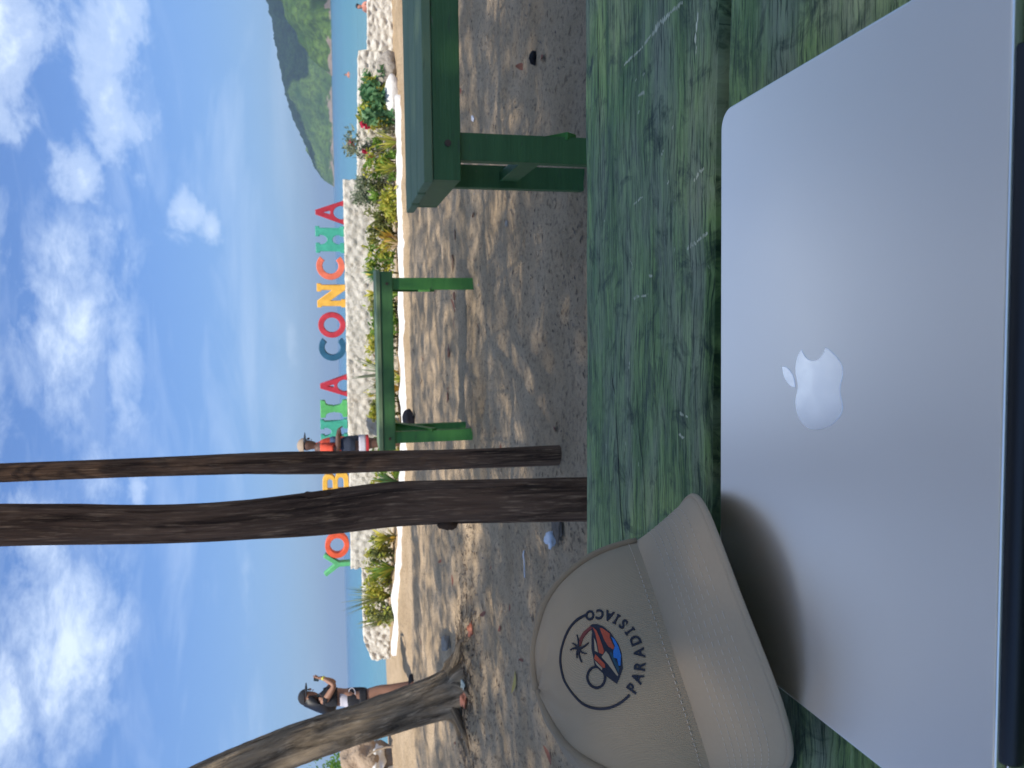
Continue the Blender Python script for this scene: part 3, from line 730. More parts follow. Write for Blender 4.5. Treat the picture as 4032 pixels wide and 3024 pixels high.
CHIPS = [(0.295, 0.6585, 0.041, 0.0023, -88.3), (0.2945, 0.6265, 0.023, 0.0026, -83.0), (0.296, 0.603, 0.0201, 0.0052, -79.8), (0.296, 0.584, 0.018, 0.0044, -85.5), (0.2945, 0.5635, 0.0232, 0.0031, -92.9), (0.264, 0.5325, 0.0231, 0.0033, -13.2), (0.248, 0.534, 0.0063, 0.0013, -13.9), (0.254, 0.638, 0.0184, 0.0029, -98.0), (0.269, 0.633, 0.0045, 0.0019, -58.9), (0.2715, 0.652, 0.0041, 0.0013, -71.5), (0.2405, 0.6465, 0.0032, 0.0013, -67.1), (0.205, 0.579, 0.0045, 0.0023, -58.9), (0.19, 0.598, 0.0057, 0.0019, -40.5), (0.153, 0.539, 0.0089, 0.0031, -58.9), (0.156, 0.5305, 0.007, 0.0021, -85.5), (0.1625, 0.5895, 0.0032, 0.0023, -67.1), (0.163, 0.654, 0.0221, 0.0019, -80.3), (0.103, 0.549, 0.0141, 0.0031, -77.4), (0.1065, 0.5325, 0.0173, 0.0025, -75.5), (0.1085, 0.6745, 0.0158, 0.001, -140.8), (0.0765, 0.666, 0.012, 0.0029, -80.7), (0.076, 0.647, 0.016, 0.0019, -85.5), (0.0915, 0.6315, 0.0091, 0.0019, -91.8), (0.1645, 0.7455, 0.0032, 0.001, -67.1), (0.0145, 0.687, 0.0073, 0.0015, -11.4), (-0.028, 0.5745, 0.0073, 0.0027, -101.4), (-0.046, 0.576, 0.0102, 0.0025, -96.8), (-0.078, 0.6715, 0.0041, 0.001, -9.5), (-0.067, 0.7055, 0.0184, 0.0008, -24.9), (-0.03, 0.5665, 0.0036, 0.0017, -119.2)]
for k, c_ in enumerate(CHIPS): chip(*c_, k)

# ---------------------------------------------------------------- laptop
def m_alu(t, S, b, out):
    v = t.coord('Object')
    S('Base Color', (.97, .92, .85)); S('Metallic', 1.0)
    S('Roughness', t.ramp(t.noise(v, 9, 3, .5), [(.3, .29), (.7, .33)]))
M_ALU = material('anodised_aluminium', m_alu)
M_HINGE = plain('black_hinge_plastic', (.006, .007, .010), .42, .2, 60, bump=.1, bscale=900, bdist=.0003)
def m_logo(t, S, b, out):
    v = t.coord('Object')
    S('Base Color', (1, 1, 1)); S('Metallic', .9)
    S('Roughness', t.ramp(t.noise(v, 60, 4, .6), [(.4, .16), (.7, .22)]))
M_LOGO = material('polished_logo_inlay', m_logo)
M_RIM = plain('logo_rim', (.35, .36, .38), .4, .05, 50, metallic=1.0)
def rrect(w_, d_, r, n=8):
    pts = []
    for cx, cy, a0 in ((w_/2-r, d_/2-r, 0), (-w_/2+r, d_/2-r, 90), (-w_/2+r, -d_/2+r, 180), (w_/2-r, -d_/2+r, 270)):
        pts += [(cx+r*math.cos(R(a0+90*i/n)), cy+r*math.sin(R(a0+90*i/n))) for i in range(n+1)]
    return pts
def rr_prism(w_, d_, r, layers, mb=None):
    """rounded slab: layers = (z, inset)"""
    mb = mb or MB(); o = len(mb.v); n = None
    for z, ins in layers:
        p = rrect(w_-2*ins, d_-2*ins, max(.001, r-ins)); n = len(p); mb.v += [(x, y, z) for x, y in p]
    for l in range(len(layers)-1):
        for k in range(n): mb.f.append((o+l*n+k, o+l*n+(k+1) % n, o+(l+1)*n+(k+1) % n, o+(l+1)*n+k))
    mb.f.append(tuple(o+k for k in reversed(range(n)))); mb.f.append(tuple(o+(len(layers)-1)*n+k for k in range(n)))
    return mb
LW, LD = .357, .226
lap = thing('laptop', 'closed silver aluminium laptop with white apple logo lying on the green table', 'laptop', (-.010, .3615, TZ+.003), R(-3.6))
o = rr_prism(LW, LD, .0125, [(.0, .006), (.0012, .0026), (.003, .0008), (.005, 0), (.0098, 0), (.0102, .0004)]).build('base', M_ALU, lap)
lid = rr_prism(LW, LD, .0125, [(.0108, .0004), (.0112, 0), (.0152, 0), (.0159, .0002), (.0163, .0006), (.0165, .0013)]).build('lid', M_ALU, lap, smooth=False)
for p_ in lid.data.polygons: p_.use_smooth = len(p_.vertices) == 4
mb = MB(); mb.tube([(-.140, -LD/2+.0005, .0092), (-.1385, -LD/2+.0005, .0092), (.1385, -LD/2+.0005, .0092), (.140, -LD/2+.0005, .0092)], [.0048, .0056, .0056, .0048], 20); mb.build('hinge_cover', M_HINGE, lap, smooth=True)
mb = MB(); rr_prism(LW-.02, LD-.02, .01, [(-.003, .002), (0.0003, 0)], mb); mb.build('foot_plate', M_HINGE, lap)
def bez(p0, c1, c2, p1, n=8):
    return [((1-t)**3*p0[0]+3*(1-t)**2*t*c1[0]+3*(1-t)*t*t*c2[0]+t**3*p1[0], (1-t)**3*p0[1]+3*(1-t)**2*t*c1[1]+3*(1-t)*t*t*c2[1]+t**3*p1[1]) for t in [i/n for i in range(1, n+1)]]
def relpath(start, segs):
    p = start; out = [p]
    for s_ in segs:
        q = [(p[0]+s_[i], p[1]+s_[i+1]) for i in (0, 2, 4)]
        out += bez(p, q[0], q[1], q[2]); p = q[2]
    return out
body = relpath((12.152, 6.896), [(-.948, 0, -2.415, -1.078, -3.96, -1.04), (-2.04, .027, -3.91, 1.183, -4.961, 3.014), (-2.117, 3.675, -.546, 9.103, 1.519, 12.09), (1.013, 1.454, 2.208, 3.09, 3.792, 3.039), (1.52, -.065, 2.09, -.987, 3.935, -.987), (1.831, 0, 2.35, .987, 3.96, .948), (1.637, -.026, 2.676, -1.48, 3.676, -2.948), (1.156, -1.688, 1.636, -3.325, 1.662, -3.415), (-.039, -.013, -3.182, -1.221, -3.22, -4.857), (-.026, -3.04, 2.48, -4.494, 2.597, -4.559), (-1.429, -2.09, -3.623, -2.324, -4.39, -2.376), (-2, -.156, -3.675, 1.09, -4.61, 1.09)])
leaf = relpath((15.53, 3.83), [(.843, -1.012, 1.4, -2.427, 1.245, -3.83), (-1.207, .052, -2.662, .805, -3.532, 1.818), (-.78, .896, -1.454, 2.338, -1.273, 3.714), (1.338, .104, 2.715, -.688, 3.559, -1.701)])
k_ = .0415/18.2
for nm, pth in (('logo', body), ('logo', leaf)):
    q = [((x-11.9)*k_, (12.6-y)*k_) for x, y in pth][:-1]
    o = curve_mesh(nm, [q], M_LOGO, lid, extrude=.00008, bevel=.00012); o.location = (.002, .010, .01655)

# ---------------------------------------------------------------- cap
CP = dict(A=.0833, B=.0946, H=.0995, n=2.3, arch=.0215, lean=-.005, Bo=.0925, L=.0766, K=.0070, dr=.0179)
PM = R(70)
def cap_crown(phi, s):
    th = s*math.pi/2; n = CP['n']
    c = max(0, math.cos(th))**(2/n); sn = math.sin(th)**(2/n)
    return Vector((CP['B']*math.sin(phi)*c, CP['A']*math.cos(phi)*c+CP['lean']*sn*c*math.cos(phi), CP['H']*sn+CP['arch']*max(0, math.cos(phi*90/72))*(1-sn)))
def cap_brim(phi, t):
    i = cap_crown(phi, 0); psi = phi/PM*math.pi/2
    xo = CP['Bo']*math.copysign(abs(math.sin(psi))**.8, psi); ye = CP['A']*math.cos(PM)+.012
    yo = ye+(CP['A']+CP['L']-ye)*max(0, math.cos(psi))**.55
    return Vector((i.x+t*(xo-i.x), i.y+t*(yo-i.y), i.z-CP['K']*t*(xo/CP['Bo'])**2-CP['dr']*t))
def m_cloth(name, c, rib):
    def f(t, S, b, out):
        uv = t.n('ShaderNodeUVMap').outputs[0]
        n = t.noise(uv, 6, 5, .6)
        if rib: wv = t.n('ShaderNodeTexWave', {'Vector': uv, 'Scale': 125.0, 'Distortion': .35, 'Detail': 2.0, 'Detail Scale': 3.0}, bands_direction='X').outputs['Fac']
        else: wv = t.noise(t.scale(uv, 300, 300, 1), 1.0, 3, .6)
        base = t.mix(n, tuple(x*.93 for x in c), tuple(x*1.07 for x in c))
        S('Base Color', t.mix(t.math('MULTIPLY', wv, .16), base, tuple(x*.55 for x in c))); S('Roughness', .95); S('Specular IOR Level', .15)
        S('Sheen Weight', .12)
        S('Normal', t.bump(wv, .45, .0006))
    return material(name, f)
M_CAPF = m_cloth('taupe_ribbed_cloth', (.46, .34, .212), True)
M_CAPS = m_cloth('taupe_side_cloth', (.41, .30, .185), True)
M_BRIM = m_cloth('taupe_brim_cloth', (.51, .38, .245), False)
M_THREAD = plain('stitch_thread', (.60, .49, .36), .9, .1, 100)
cap = thing('cap', 'taupe baseball cap with round embroidered palm beach badge resting against the laptop', 'cap')
cap.matrix_world = Matrix.Translation((-.2183, .5560, .7130)) @ Matrix.Rotation(3.7092, 4, 'Z') @ Matrix.Rotation(.0268, 4, 'X') @ Matrix.Rotation(.0836, 4, 'Y')
SEAM = R(64)
def dent(phi, s):
    """small slump and creases in the soft crown"""
    return .0042*noise.noise(Vector((phi*1.5, s*2.4, 4)))*s+.0022*noise.noise(Vector((phi*3.4, s*6, 9)))*s - .0012*max(0, 1-((phi-.30)/.22)**2-((s-.72)/.18)**2)
def crown_patch(name, p0, p1, nphi, ns, off, mat, s1=1.0):
    mb = MB()
    for j in range(ns+1):
        s = s1*j/ns
        for i in range(nphi+1):
            ph = lerp(p0, p1, i/nphi); q = cap_crown(ph, s)
            nr = Vector((q.x, q.y, max(0, q.z)*.8)).normalized(); q = q+nr*(off+dent(ph, s))
            mb.uv[len(mb.v)] = (ph*.16, s*.14); mb.v.append(tuple(q))
    st = nphi+1
    for j in range(ns):
        for i in range(nphi): mb.f.append((j*st+i, j*st+i+1, (j+1)*st+i+1, (j+1)*st+i))
    return mb.build(name, mat, cap, smooth=True)
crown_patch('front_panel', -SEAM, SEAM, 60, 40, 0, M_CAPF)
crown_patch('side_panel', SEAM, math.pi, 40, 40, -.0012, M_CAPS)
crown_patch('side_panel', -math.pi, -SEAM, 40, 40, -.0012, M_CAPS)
def cap_off(ph, s, off):
    q = cap_crown(ph, s); return q+Vector((q.x, q.y, max(0, q.z)*.8)).normalized()*(off+dent(ph, s))
for sg in (-1, 1):
    mb = MB(); mb.tube([cap_off(sg*SEAM, s/40, .0008) for s in range(41)], [.0030]*41, 8, uvs=True); mb.build('seam_piping', M_CAPS, cap, smooth=True)
# brim: two faces and a rounded rim
mb = MB(); NP, NTb = 64, 16
for j in range(NTb+1):
    for i in range(NP+1):
        ph = lerp(-PM, PM, i/NP); q = cap_brim(ph, j/NTb); mb.uv[len(mb.v)] = (q.x, q.y); mb.v.append(tuple(q))
st = NP+1; off_ = len(mb.v)
for j in range(NTb+1):
    for i in range(NP+1):
        ph = lerp(-PM, PM, i/NP); q = cap_brim(ph, j/NTb*.995); mb.uv[len(mb.v)] = (q.x, q.y); mb.v.append((q.x, q.y, q.z-.0036))
for j in range(NTb):
    for i in range(NP):
        a = j*st+i; mb.f.append((a, a+1, a+st+1, a+st)); mb.f.append((off_+a, off_+a+st, off_+a+st+1, off_+a+1))
for i in range(NP): a = NTb*st+i; mb.f.append((a, a+1, off_+a+1, off_+a))
for j in range(NTb):
    for i in (0, NP): a = j*st+i; mb.f.append((a, off_+a, off_+a+st, a+st) if i == 0 else (a, a+st, off_+a+st, off_+a))
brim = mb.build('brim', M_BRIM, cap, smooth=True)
# rim of the brim: a soft rolled edge
mb = MB(); mb.tube([cap_brim(lerp(-PM, PM, i/80), .998)+Vector((0, 0, -.0018)) for i in range(81)], .0022, 8, uvs=True); mb.build('rolled_edge', M_BRIM, brim, smooth=True)
mb = MB()
for row in range(7):
    t_ = .28+.085*row
    length = .16; n = 46
    for i in range(n):
        pa = lerp(-PM*.93, PM*.93, (i+.12)/n); pb = lerp(-PM*.93, PM*.93, (i+.72)/n)
        a = cap_brim(pa, t_)+Vector((0, 0, .00015)); b = cap_brim(pb, t_)+Vector((0, 0, .00015))
        mb.tube([a, b], .00032, 4)
for i in range(54):
    a, b = (cap_off(lerp(-PM, PM, (i+k)/54), .030, .0006) for k in (.1, .7)); mb.tube([a, b], .00034, 4)
st_ = mb.build('stitching', M_THREAD, cap); st_['kind'] = 'stuff'
# embroidered badge, laid on the curved front panel
tab = [0.0]; NS = 400
for i in range(1, NS+1): tab.append(tab[-1]+(cap_crown(0, i/NS)-cap_crown(0, (i-1)/NS)).length)
S0 = .395; L0 = tab[int(S0*NS)]; RL = .0312
BC = cap_crown(0, S0); BX = Vector((-1, 0, 0)); BT = (cap_crown(0, S0+.01)-cap_crown(0, S0-.01)).normalized(); BY = BT
def badge(a, b, off):
    """drop the flat badge straight onto the curved panel"""
    ph, s = -a*RL/.09, S0+b*.2
    for _ in range(7):
        p0 = cap_crown(ph, s)-BC; e = Vector((p0.dot(BX)-a*RL, p0.dot(BY)-b*RL*.97))
        d1 = (cap_crown(ph+.004, s)-BC-p0)/.004; d2 = (cap_crown(ph, min(.999, s+.004))-BC-p0)/.004
        m11, m12, m21, m22 = d1.dot(BX), d2.dot(BX), d1.dot(BY), d2.dot(BY); det = m11*m22-m12*m21
        if abs(det) < 1e-9: break
        ph -= max(-.3, min(.3, (e.x*m22-e.y*m12)/det)); s -= max(-.12, min(.12, (m11*e.y-m21*e.x)/det)); s = max(.004, min(.98, s))
    return cap_off(ph, s, off)
def badge_mesh(name, polys, off, mat, parent=cap, step=.09):
    bm = bmesh.new()
    for poly in polys:
        for tri in tessellate_polygon([[Vector((x, y, 0)) for x, y in poly]]):
            v3 = [bm.verts.new((poly[i][0], poly[i][1], 0)) for i in tri]
            try: bm.faces.new(v3)
            except ValueError: pass
    bmesh.ops.remove_doubles(bm, verts=bm.verts, dist=1e-4)
    for _ in range(4):
        es = [e for e in bm.edges if e.calc_length() > step]
        if not es: break
        bmesh.ops.subdivide_edges(bm, edges=es, cuts=1); bmesh.ops.triangulate(bm, faces=bm.faces)
    bnd = [e for e in bm.edges if e.is_boundary]
    r = bmesh.ops.extrude_edge_only(bm, edges=bnd); low_ = {v for v in r['geom'] if isinstance(v, bmesh.types.BMVert)}
    for v in bm.verts:
        p_ = badge(v.co.x, v.co.y, off if v not in low_ else -.0004); v.co = p_
    bmesh.ops.recalc_face_normals(bm, faces=bm.faces)
    me = bpy.data.meshes.new(name); bm.to_mesh(me); bm.free()
    return link(name, me, mat, parent)
def thread(name, c): return plain(name, c, .55, .22, 900, bump=.5, bscale=1500, bdist=.0004)
M_NAVY = thread('navy_thread', (.010, .010, .020)); M_RED = thread('orange_red_thread', (.50, .075, .025)); M_BLUE = thread('blue_thread', (.02, .17, .50)); M_TEAL = thread('dark_teal_thread', (.01, .06, .09)); M_MAROON = thread('maroon_thread', (.17, .03, .02))
def px2(pts): return [((870-y)/700, (830-x)/700) for x, y in pts]
def stroke(cx, cy, r, a0, a1, wd, n=60): return [(cx+(r+wd/2)*math.cos(R(a0+(a1-a0)*i/n)), cy+(r+wd/2)*math.sin(R(a0+(a1-a0)*i/n))) for i in range(n+1)]+[(cx+(r-wd/2)*math.cos(R(a1+(a0-a1)*i/n)), cy+(r-wd/2)*math.sin(R(a1+(a0-a1)*i/n))) for i in range(n+1)]
def quads_stroke(cx, cy, r, a0, a1, wd, n=60):
    out = []
    for i in range(n):
        b0, b1 = a0+(a1-a0)*i/n, a0+(a1-a0)*(i+1)/n
        out.append([(cx+q*math.cos(R(b)), cy+q*math.sin(R(b))) for q, b in ((r-wd/2, b0), (r+wd/2, b0), (r+wd/2, b1), (r-wd/2, b1))])
    return out
badge_mesh('badge_ring', quads_stroke(0, 0, .985, -1, 208, .05, 70), .0007, M_NAVY)
badge_mesh('badge_sun', quads_stroke(-.35, .107, .205, 0, 360, .05, 40), .0007, M_NAVY)
badge_mesh('badge_hill', [px2([(1035, 1290), (905, 1130), (780, 950), (790, 840), (795, 700), (835, 560), (870, 470), (860, 365), (900, 350), (980, 375), (1070, 440), (1160, 560), (1235, 760), (1245, 900), (1195, 1110), (1110, 1215)])], .0006, M_NAVY)
badge_mesh('badge_hill', [px2(q) for q in ([(1010, 450), (1050, 462), (1150, 580), (1135, 640), (1165, 790), (1140, 820), (1080, 760), (1040, 640)], [(900, 400), (950, 470), (975, 600), (995, 800), (960, 838), (905, 800), (920, 640), (920, 500)], [(840, 800), (870, 850), (950, 980), (940, 1030), (905, 1022), (850, 930), (800, 860)])], .0009, M_RED)
badge_mesh('badge_sea', [px2([(1160, 630), (1200, 680), (1230, 800), (1230, 930), (1175, 1065), (1150, 1060), (1160, 960), (1110, 930), (1130, 850), (1180, 780)])], .0009, M_BLUE)
badge_mesh('badge_sea', [px2([(1075, 850), (1100, 840), (1130, 980), (1150, 1100), (1112, 1150), (1090, 1000)])], .0009, M_TEAL)
badge_mesh('badge_beach', [px2(q) for q in ([(1020, 810), (1050, 870), (1100, 1180), (1082, 1190), (1000, 1000), (930, 870)], [(880, 560), (898, 640), (890, 790), (845, 750), (868, 640)], [(800, 880), (895, 1020), (880, 1050), (815, 950)])], .0009, M_CAPF)
badge_mesh('badge_palm', [px2([(585, 590), (635, 490), (720, 425), (870, 370), (895, 405), (765, 465), (685, 515), (620, 600)])], .0008, M_MAROON)
fr = []
for ex, ey, bw_ in ((595, 420, 34), (400, 600, 40), (460, 510, 34), (770, 600, 34), (690, 745, 34), (580, 845, 34), (505, 760, 26)):
    cx_, cy_ = 560, 630; dx, dy = ex-cx_, ey-cy_; l = math.hypot(dx, dy); nx1, ny1 = -dy/l, dx/l
    up_, dn = [], []
    for i in range(8):
        t = i/7; hw = bw_*(.75 if i % 2 else 1.15)*(1-t*.75)*.5+3; bx_, by_ = cx_+dx*t+nx1*18*math.sin(t*3), cy_+dy*t+ny1*18*math.sin(t*3)
        up_.append((bx_+nx1*hw, by_+ny1*hw)); dn.append((bx_-nx1*hw, by_-ny1*hw))
    for i in range(7): fr.append(px2([up_[i], up_[i+1], dn[i+1], dn[i]]))
badge_mesh('badge_palm', fr, .0009, M_NAVY)
def glyph(ch):
    if ch == 'I': return None
    cu = bpy.data.curves.new('g', 'FONT'); cu.body = ch; cu.size = 1; cu.resolution_u = 3; cu.offset = .03
    tmp = bpy.data.objects.new('g', cu); col.objects.link(tmp); dg = bpy.context.evaluated_depsgraph_get()
    me = bpy.data.meshes.new_from_object(tmp.evaluated_get(dg)); bpy.data.objects.remove(tmp)
    polys = [[(me.vertices[i].co.x, me.vertices[i].co.y) for i in p.vertices] for p in me.polygons]; bpy.data.meshes.remove(me)
    xs_ = [q[0] for p in polys for q in p]; ys_ = [q[1] for p in polys for q in p]
    mx, my, h = (min(xs_)+max(xs_))/2, (min(ys_)+max(ys_))/2, max(ys_)-min(ys_)
    return [[((x-mx)/h, (y-my)/h) for x, y in p] for p in polys]
serifI = [[(-.2, .5), (-.2, .34), (.2, .34), (.2, .5)], [(-.09, .34), (-.09, -.34), (.09, -.34), (.09, .34)], [(-.2, -.34), (-.2, -.5), (.2, -.5), (.2, -.34)]]
for ch, ang in zip('PARADISIACO', (-143, -129, -114, -98, -82, -68.5, -56, -44.5, -33, -19.5, -5)):
    g = glyph(ch) or serifI; hh = .225; a = R(ang+90); cx_, cy_ = .955*math.cos(R(ang)), .955*math.sin(R(ang))
    polys = [[(cx_+hh*(x*.92*math.cos(a)-y*math.sin(a)), cy_+hh*(x*.92*math.sin(a)+y*math.cos(a))) for x, y in p] for p in g]
    badge_mesh('badge_letter', polys, .0008, M_NAVY, step=.12)
#PART3
# ---------------------------------------------------------------- plants in the bed
LM = dict(yel=leaf_mat('yellow_green_leaf', (.30, .38, .05), (.62, .55, .10), .45), grn=leaf_mat('fresh_green_leaf', (.11, .25, .04), (.26, .40, .07), .45), olive=leaf_mat('olive_leaf', (.12, .16, .05), (.32, .33, .12), .4),
          grey=leaf_mat('grey_green_leaf', (.14, .18, .11), (.34, .38, .26), .4), org=leaf_mat('orange_leaf', (.45, .26, .04), (.62, .42, .07)), teal=leaf_mat('dark_green_leaf', (.06, .18, .08), (.18, .34, .15), .4), dry=leaf_mat('dry_leaf', (.22, .14, .07), (.40, .29, .15), .15))
M_STEM = plain('plant_stem', (.16, .13, .06), .8, .2, 40)
def bed_y(x, f=.55): return wall_y(x)-f
def blades(mb, r, n, l, wd, spread, droop, base=(0, 0, 0), seg=5):
    for i in range(n):
        a = r.uniform(0, 2*math.pi); sp = spread*r.uniform(.25, 1.0); ll = l*r.uniform(.65, 1.1)
        d = Vector((math.cos(a), math.sin(a), 0)); sd = Vector((-d.y, d.x, 0)); vs = []
        for k in range(seg+1):
            t = k/seg; el = 1.45-sp*(.35+t*droop); 
            if k == 0: p = Vector(base)+d*.01
            else: p = p+(d*math.cos(el)+Vector((0, 0, 1))*math.sin(el))*(ll/seg)
            hw = wd*.5*(1-t**2.2)*(.55+.9*t if t < .5 else 1.0)+.001
            vs += [p+sd*hw, p-sd*hw]
        mb.add(vs, [(2*k, 2*k+1, 2*k+3, 2*k+2) for k in range(seg)])
def plant(name, x, f, label, spec, seed, sc_=1.0):
    """spec: list of (part, kind, material, args)"""
    r = random.Random(seed); y = bed_y(x, f); t = thing(name, label, 'plant', (x, y, ground(x, y)-.01), r.uniform(0, 6), 'plants in the flower bed')
    for part, kind, mat, a in spec:
        mb = MB()
        if kind == 'blades': blades(mb, r, a[0], a[1]*sc_, a[2], a[3], a[4], (0, 0, a[5] if len(a) > 5 else 0))
        elif kind == 'bush':
            n, rx, h0, h1, ls = a; n = int(n*1.7); rx *= 1.15
            cl = [(r.gauss(0, rx*.5), r.gauss(0, rx*.4), r.uniform(h0, h1)) for _ in range(14)]
            for _ in range(n):
                c = r.choice(cl); leaf_quad(mb, Vector(c)+rdir(r)*r.uniform(0, rx*.42), rdir(r)+Vector((0, 0, .3)), rdir(r), ls*r.uniform(.7, 1.3), ls*.5*r.uniform(.7, 1.2))
        elif kind == 'stems':
            n, h, sp, rad = a
            for i in range(n): mb.tube([(r.uniform(-.02, .02), r.uniform(-.02, .02), 0), (r.gauss(0, sp*.4), r.gauss(0, sp*.4), h*.5), (r.gauss(0, sp), r.gauss(0, sp), h*r.uniform(.8, 1.1))], [rad, rad*.8, rad*.4], 6)
        elif kind == 'flowers':
            for q in a:
                for _ in range(9): leaf_quad(mb, Vector(q)+rdir(r)*.022, rdir(r), rdir(r), .06, .05)
        mb.build(part, mat, t)
    return t
M_FLOWER = leaf_mat('pink_red_petal', (.55, .02, .06), (.75, .06, .14), .3)
def P(*a): return plant(*a)
P('croton', 4.05, .28, 'dense green and yellow leafy croton against the low right wall', [('leaves', 'bush', LM['teal'], (420, .30, .06, .50, .13)), ('young_leaves', 'bush', LM['yel'], (170, .28, .10, .50, .12)), ('stem', 'stems', M_STEM, (5, .3, .1, .012))], 3)
P('croton', 4.42, .24, 'green and yellow leafy croton nearest the bare low wall', [('leaves', 'bush', LM['teal'], (300, .22, .06, .46, .12)), ('young_leaves', 'bush', LM['yel'], (120, .2, .1, .46, .11)), ('stem', 'stems', M_STEM, (4, .3, .1, .012))], 31)
fl = P('flowering_shrub', 3.52, .35, 'tall loose shrub with pink red flowers before the low wall', [('leaves', 'bush', LM['grey'], (360, .30, .08, .72, .075)), ('stem', 'stems', M_STEM, (7, .62, .14, .008))], 5); fl.rotation_euler = (0, 0, 0)
mb = MB(); rr = random.Random(2)
for q in ((.33, -.18, .52), (.05, -.16, .68), (-.08, -.2, .50), (-.16, -.2, .40), (.30, -.2, .45)):
    mb = MB(); 
    for _ in range(16): leaf_quad(mb, Vector(q)+rdir(rr)*.03, rdir(rr), rdir(rr), .065, .055)
    mb.build('flower', M_FLOWER, fl)
P('strap_plant', 3.48, .95, 'yellowish strap leaved plant below the pink red flowers', [('blades', 'blades', LM['yel'], (26, .40, .030, .55, .9)), ('dry_blades', 'blades', LM['dry'], (9, .26, .028, 1.0, 1.2))], 7)
P('strap_plant', 3.18, .85, 'pale yellow strap leaved plant under the grey shrub', [('blades', 'blades', LM['yel'], (24, .36, .028, .5, .9)), ('green_blades', 'blades', LM['olive'], (10, .34, .03, .7, 1))], 8)
P('grey_shrub', 3.02, .30, 'bushy grey green shrub at the right end of the letter wall', [('leaves', 'bush', LM['grey'], (620, .27, .10, .62, .06)), ('dark_leaves', 'bush', LM['olive'], (200, .25, .05, .5, .07)), ('stem', 'stems', M_STEM, (6, .45, .12, .01))], 9)
P('rosette_plant', 2.78, .75, 'bright green star shaped rosette on tall bare stems', [('stem', 'stems', M_STEM, (4, .30, .08, .010)), ('blades', 'blades', LM['grn'], (30, .25, .045, 1.1, .9, .26))], 10)
P('rosette_plant', 2.50, .65, 'olive green rosette plant below the last letters', [('stem', 'stems', M_STEM, (4, .28, .1, .010)), ('blades', 'blades', LM['olive'], (32, .28, .042, 1.1, .9, .2)), ('low_leaves', 'bush', LM['olive'], (120, .2, .05, .3, .09))], 12)
P('bromeliad', 2.18, .75, 'golden yellow bromeliad with arching leaves in front of the wall', [('blades', 'blades', LM['org'], (26, .40, .045, .85, .9)), ('green_blades', 'blades', LM['yel'], (16, .38, .04, 1.0, 1.0)), ('dry_blades', 'blades', LM['dry'], (8, .28, .03, 1.2, 1.2))], 14)
P('rosette_plant', 1.72, .55, 'dark green rosette plant rising over the far table corner', [('stem', 'stems', M_STEM, (3, .34, .06, .011)), ('blades', 'blades', LM['teal'], (26, .30, .05, 1.1, .9, .28)), ('top_blades', 'blades', LM['yel'], (10, .2, .04, .9, .9, .36))], 15)
P('rosette_plant', 1.42, .6, 'small plant with one pale rolled leaf behind the far table', [('stem', 'stems', M_STEM, (2, .34, .03, .010)), ('blades', 'blades', LM['yel'], (9, .18, .06, .9, 1.0, .38)), ('low_leaves', 'blades', LM['grn'], (12, .3, .03, .9, 1.0))], 16)
P('small_shrub', .98, .65, 'low green leafy shrub showing under the far tabletop', [('leaves', 'bush', LM['grn'], (150, .17, .05, .42, .08)), ('stem', 'stems', M_STEM, (3, .3, .06, .008))], 18)
P('small_shrub', .60, .6, 'yellow green leafy clump behind the middle of the far table', [('leaves', 'bush', LM['yel'], (170, .22, .15, .50, .09)), ('dry_leaves', 'bush', LM['dry'], (40, .2, .1, .4, .07)), ('stem', 'stems', M_STEM, (4, .35, .08, .008))], 19)
P('agave', .22, .60, 'tall grey green agave with long upright leaves below the letter A', [('blades', 'blades', LM['grey'], (20, .72, .05, .55, .75)), ('lower_blades', 'blades', LM['org'], (14, .42, .05, .8, .9))], 20)
P('agave', -.02, .70, 'orange tinged agave beside the taller agave', [('blades', 'blades', LM['org'], (18, .50, .05, .65, .8)), ('green_blades', 'blades', LM['grey'], (8, .55, .04, .5, .7))], 21)
P('small_shrub', -.42, .6, 'rounded yellow green shrub left of the agaves', [('leaves', 'bush', LM['yel'], (160, .17, .15, .46, .10)), ('low_leaves', 'bush', LM['olive'], (120, .2, .05, .35, .08)), ('stem', 'stems', M_STEM, (3, .3, .05, .009))], 22)
P('rosette_plant', -1.50, .55, 'broad leaved green plant seen between the two posts', [('blades', 'blades', LM['teal'], (34, .44, .06, .9, .9, .05)), ('top_leaves', 'blades', LM['yel'], (10, .3, .05, .7, .8, .2)), ('stem', 'stems', M_STEM, (3, .28, .05, .012))], 24)
P('rosette_plant', -2.40, .6, 'yellow and green broad leaved plant just left of the thick post', [('blades', 'blades', LM['yel'], (22, .36, .07, .9, .9, .12)), ('dry_blades', 'blades', LM['org'], (10, .25, .04, 1.1, 1.1)), ('low_blades', 'blades', LM['olive'], (14, .3, .04, 1.0, 1.1)), ('stem', 'stems', M_STEM, (2, .25, .03, .012))], 25)
P('strap_plant', -2.92, .6, 'bright green strap leaved plant below the letter Y', [('blades', 'blades', LM['grn'], (30, .48, .05, .8, .95)), ('young_blades', 'blades', LM['yel'], (14, .42, .04, .7, .9))], 26)
P('tall_grass', -3.42, .45, 'tall thin olive grass clump left of the letter wall', [('blades', 'blades', LM['olive'], (46, .78, .020, .40, .55)), ('dry_blades', 'blades', LM['yel'], (24, .55, .024, .6, .8))], 27)
P('tall_grass', -3.78, .55, 'shorter olive grass clump before the broken end of the low wall', [('blades', 'blades', LM['olive'], (40, .55, .024, .5, .7)), ('dry_blades', 'blades', LM['dry'], (20, .40, .02, .6, .9))], 28)
P('grass_tuft', -.62, 1.1, 'pale dry grass tuft by the curb under the far table', [('blades', 'blades', LM['yel'], (26, .20, .016, .9, .9))], 29)
P('grass_tuft', .12, 1.0, 'small yellow green tuft by the curb under the far table', [('blades', 'blades', LM['yel'], (22, .20, .03, .9, .9))], 30)
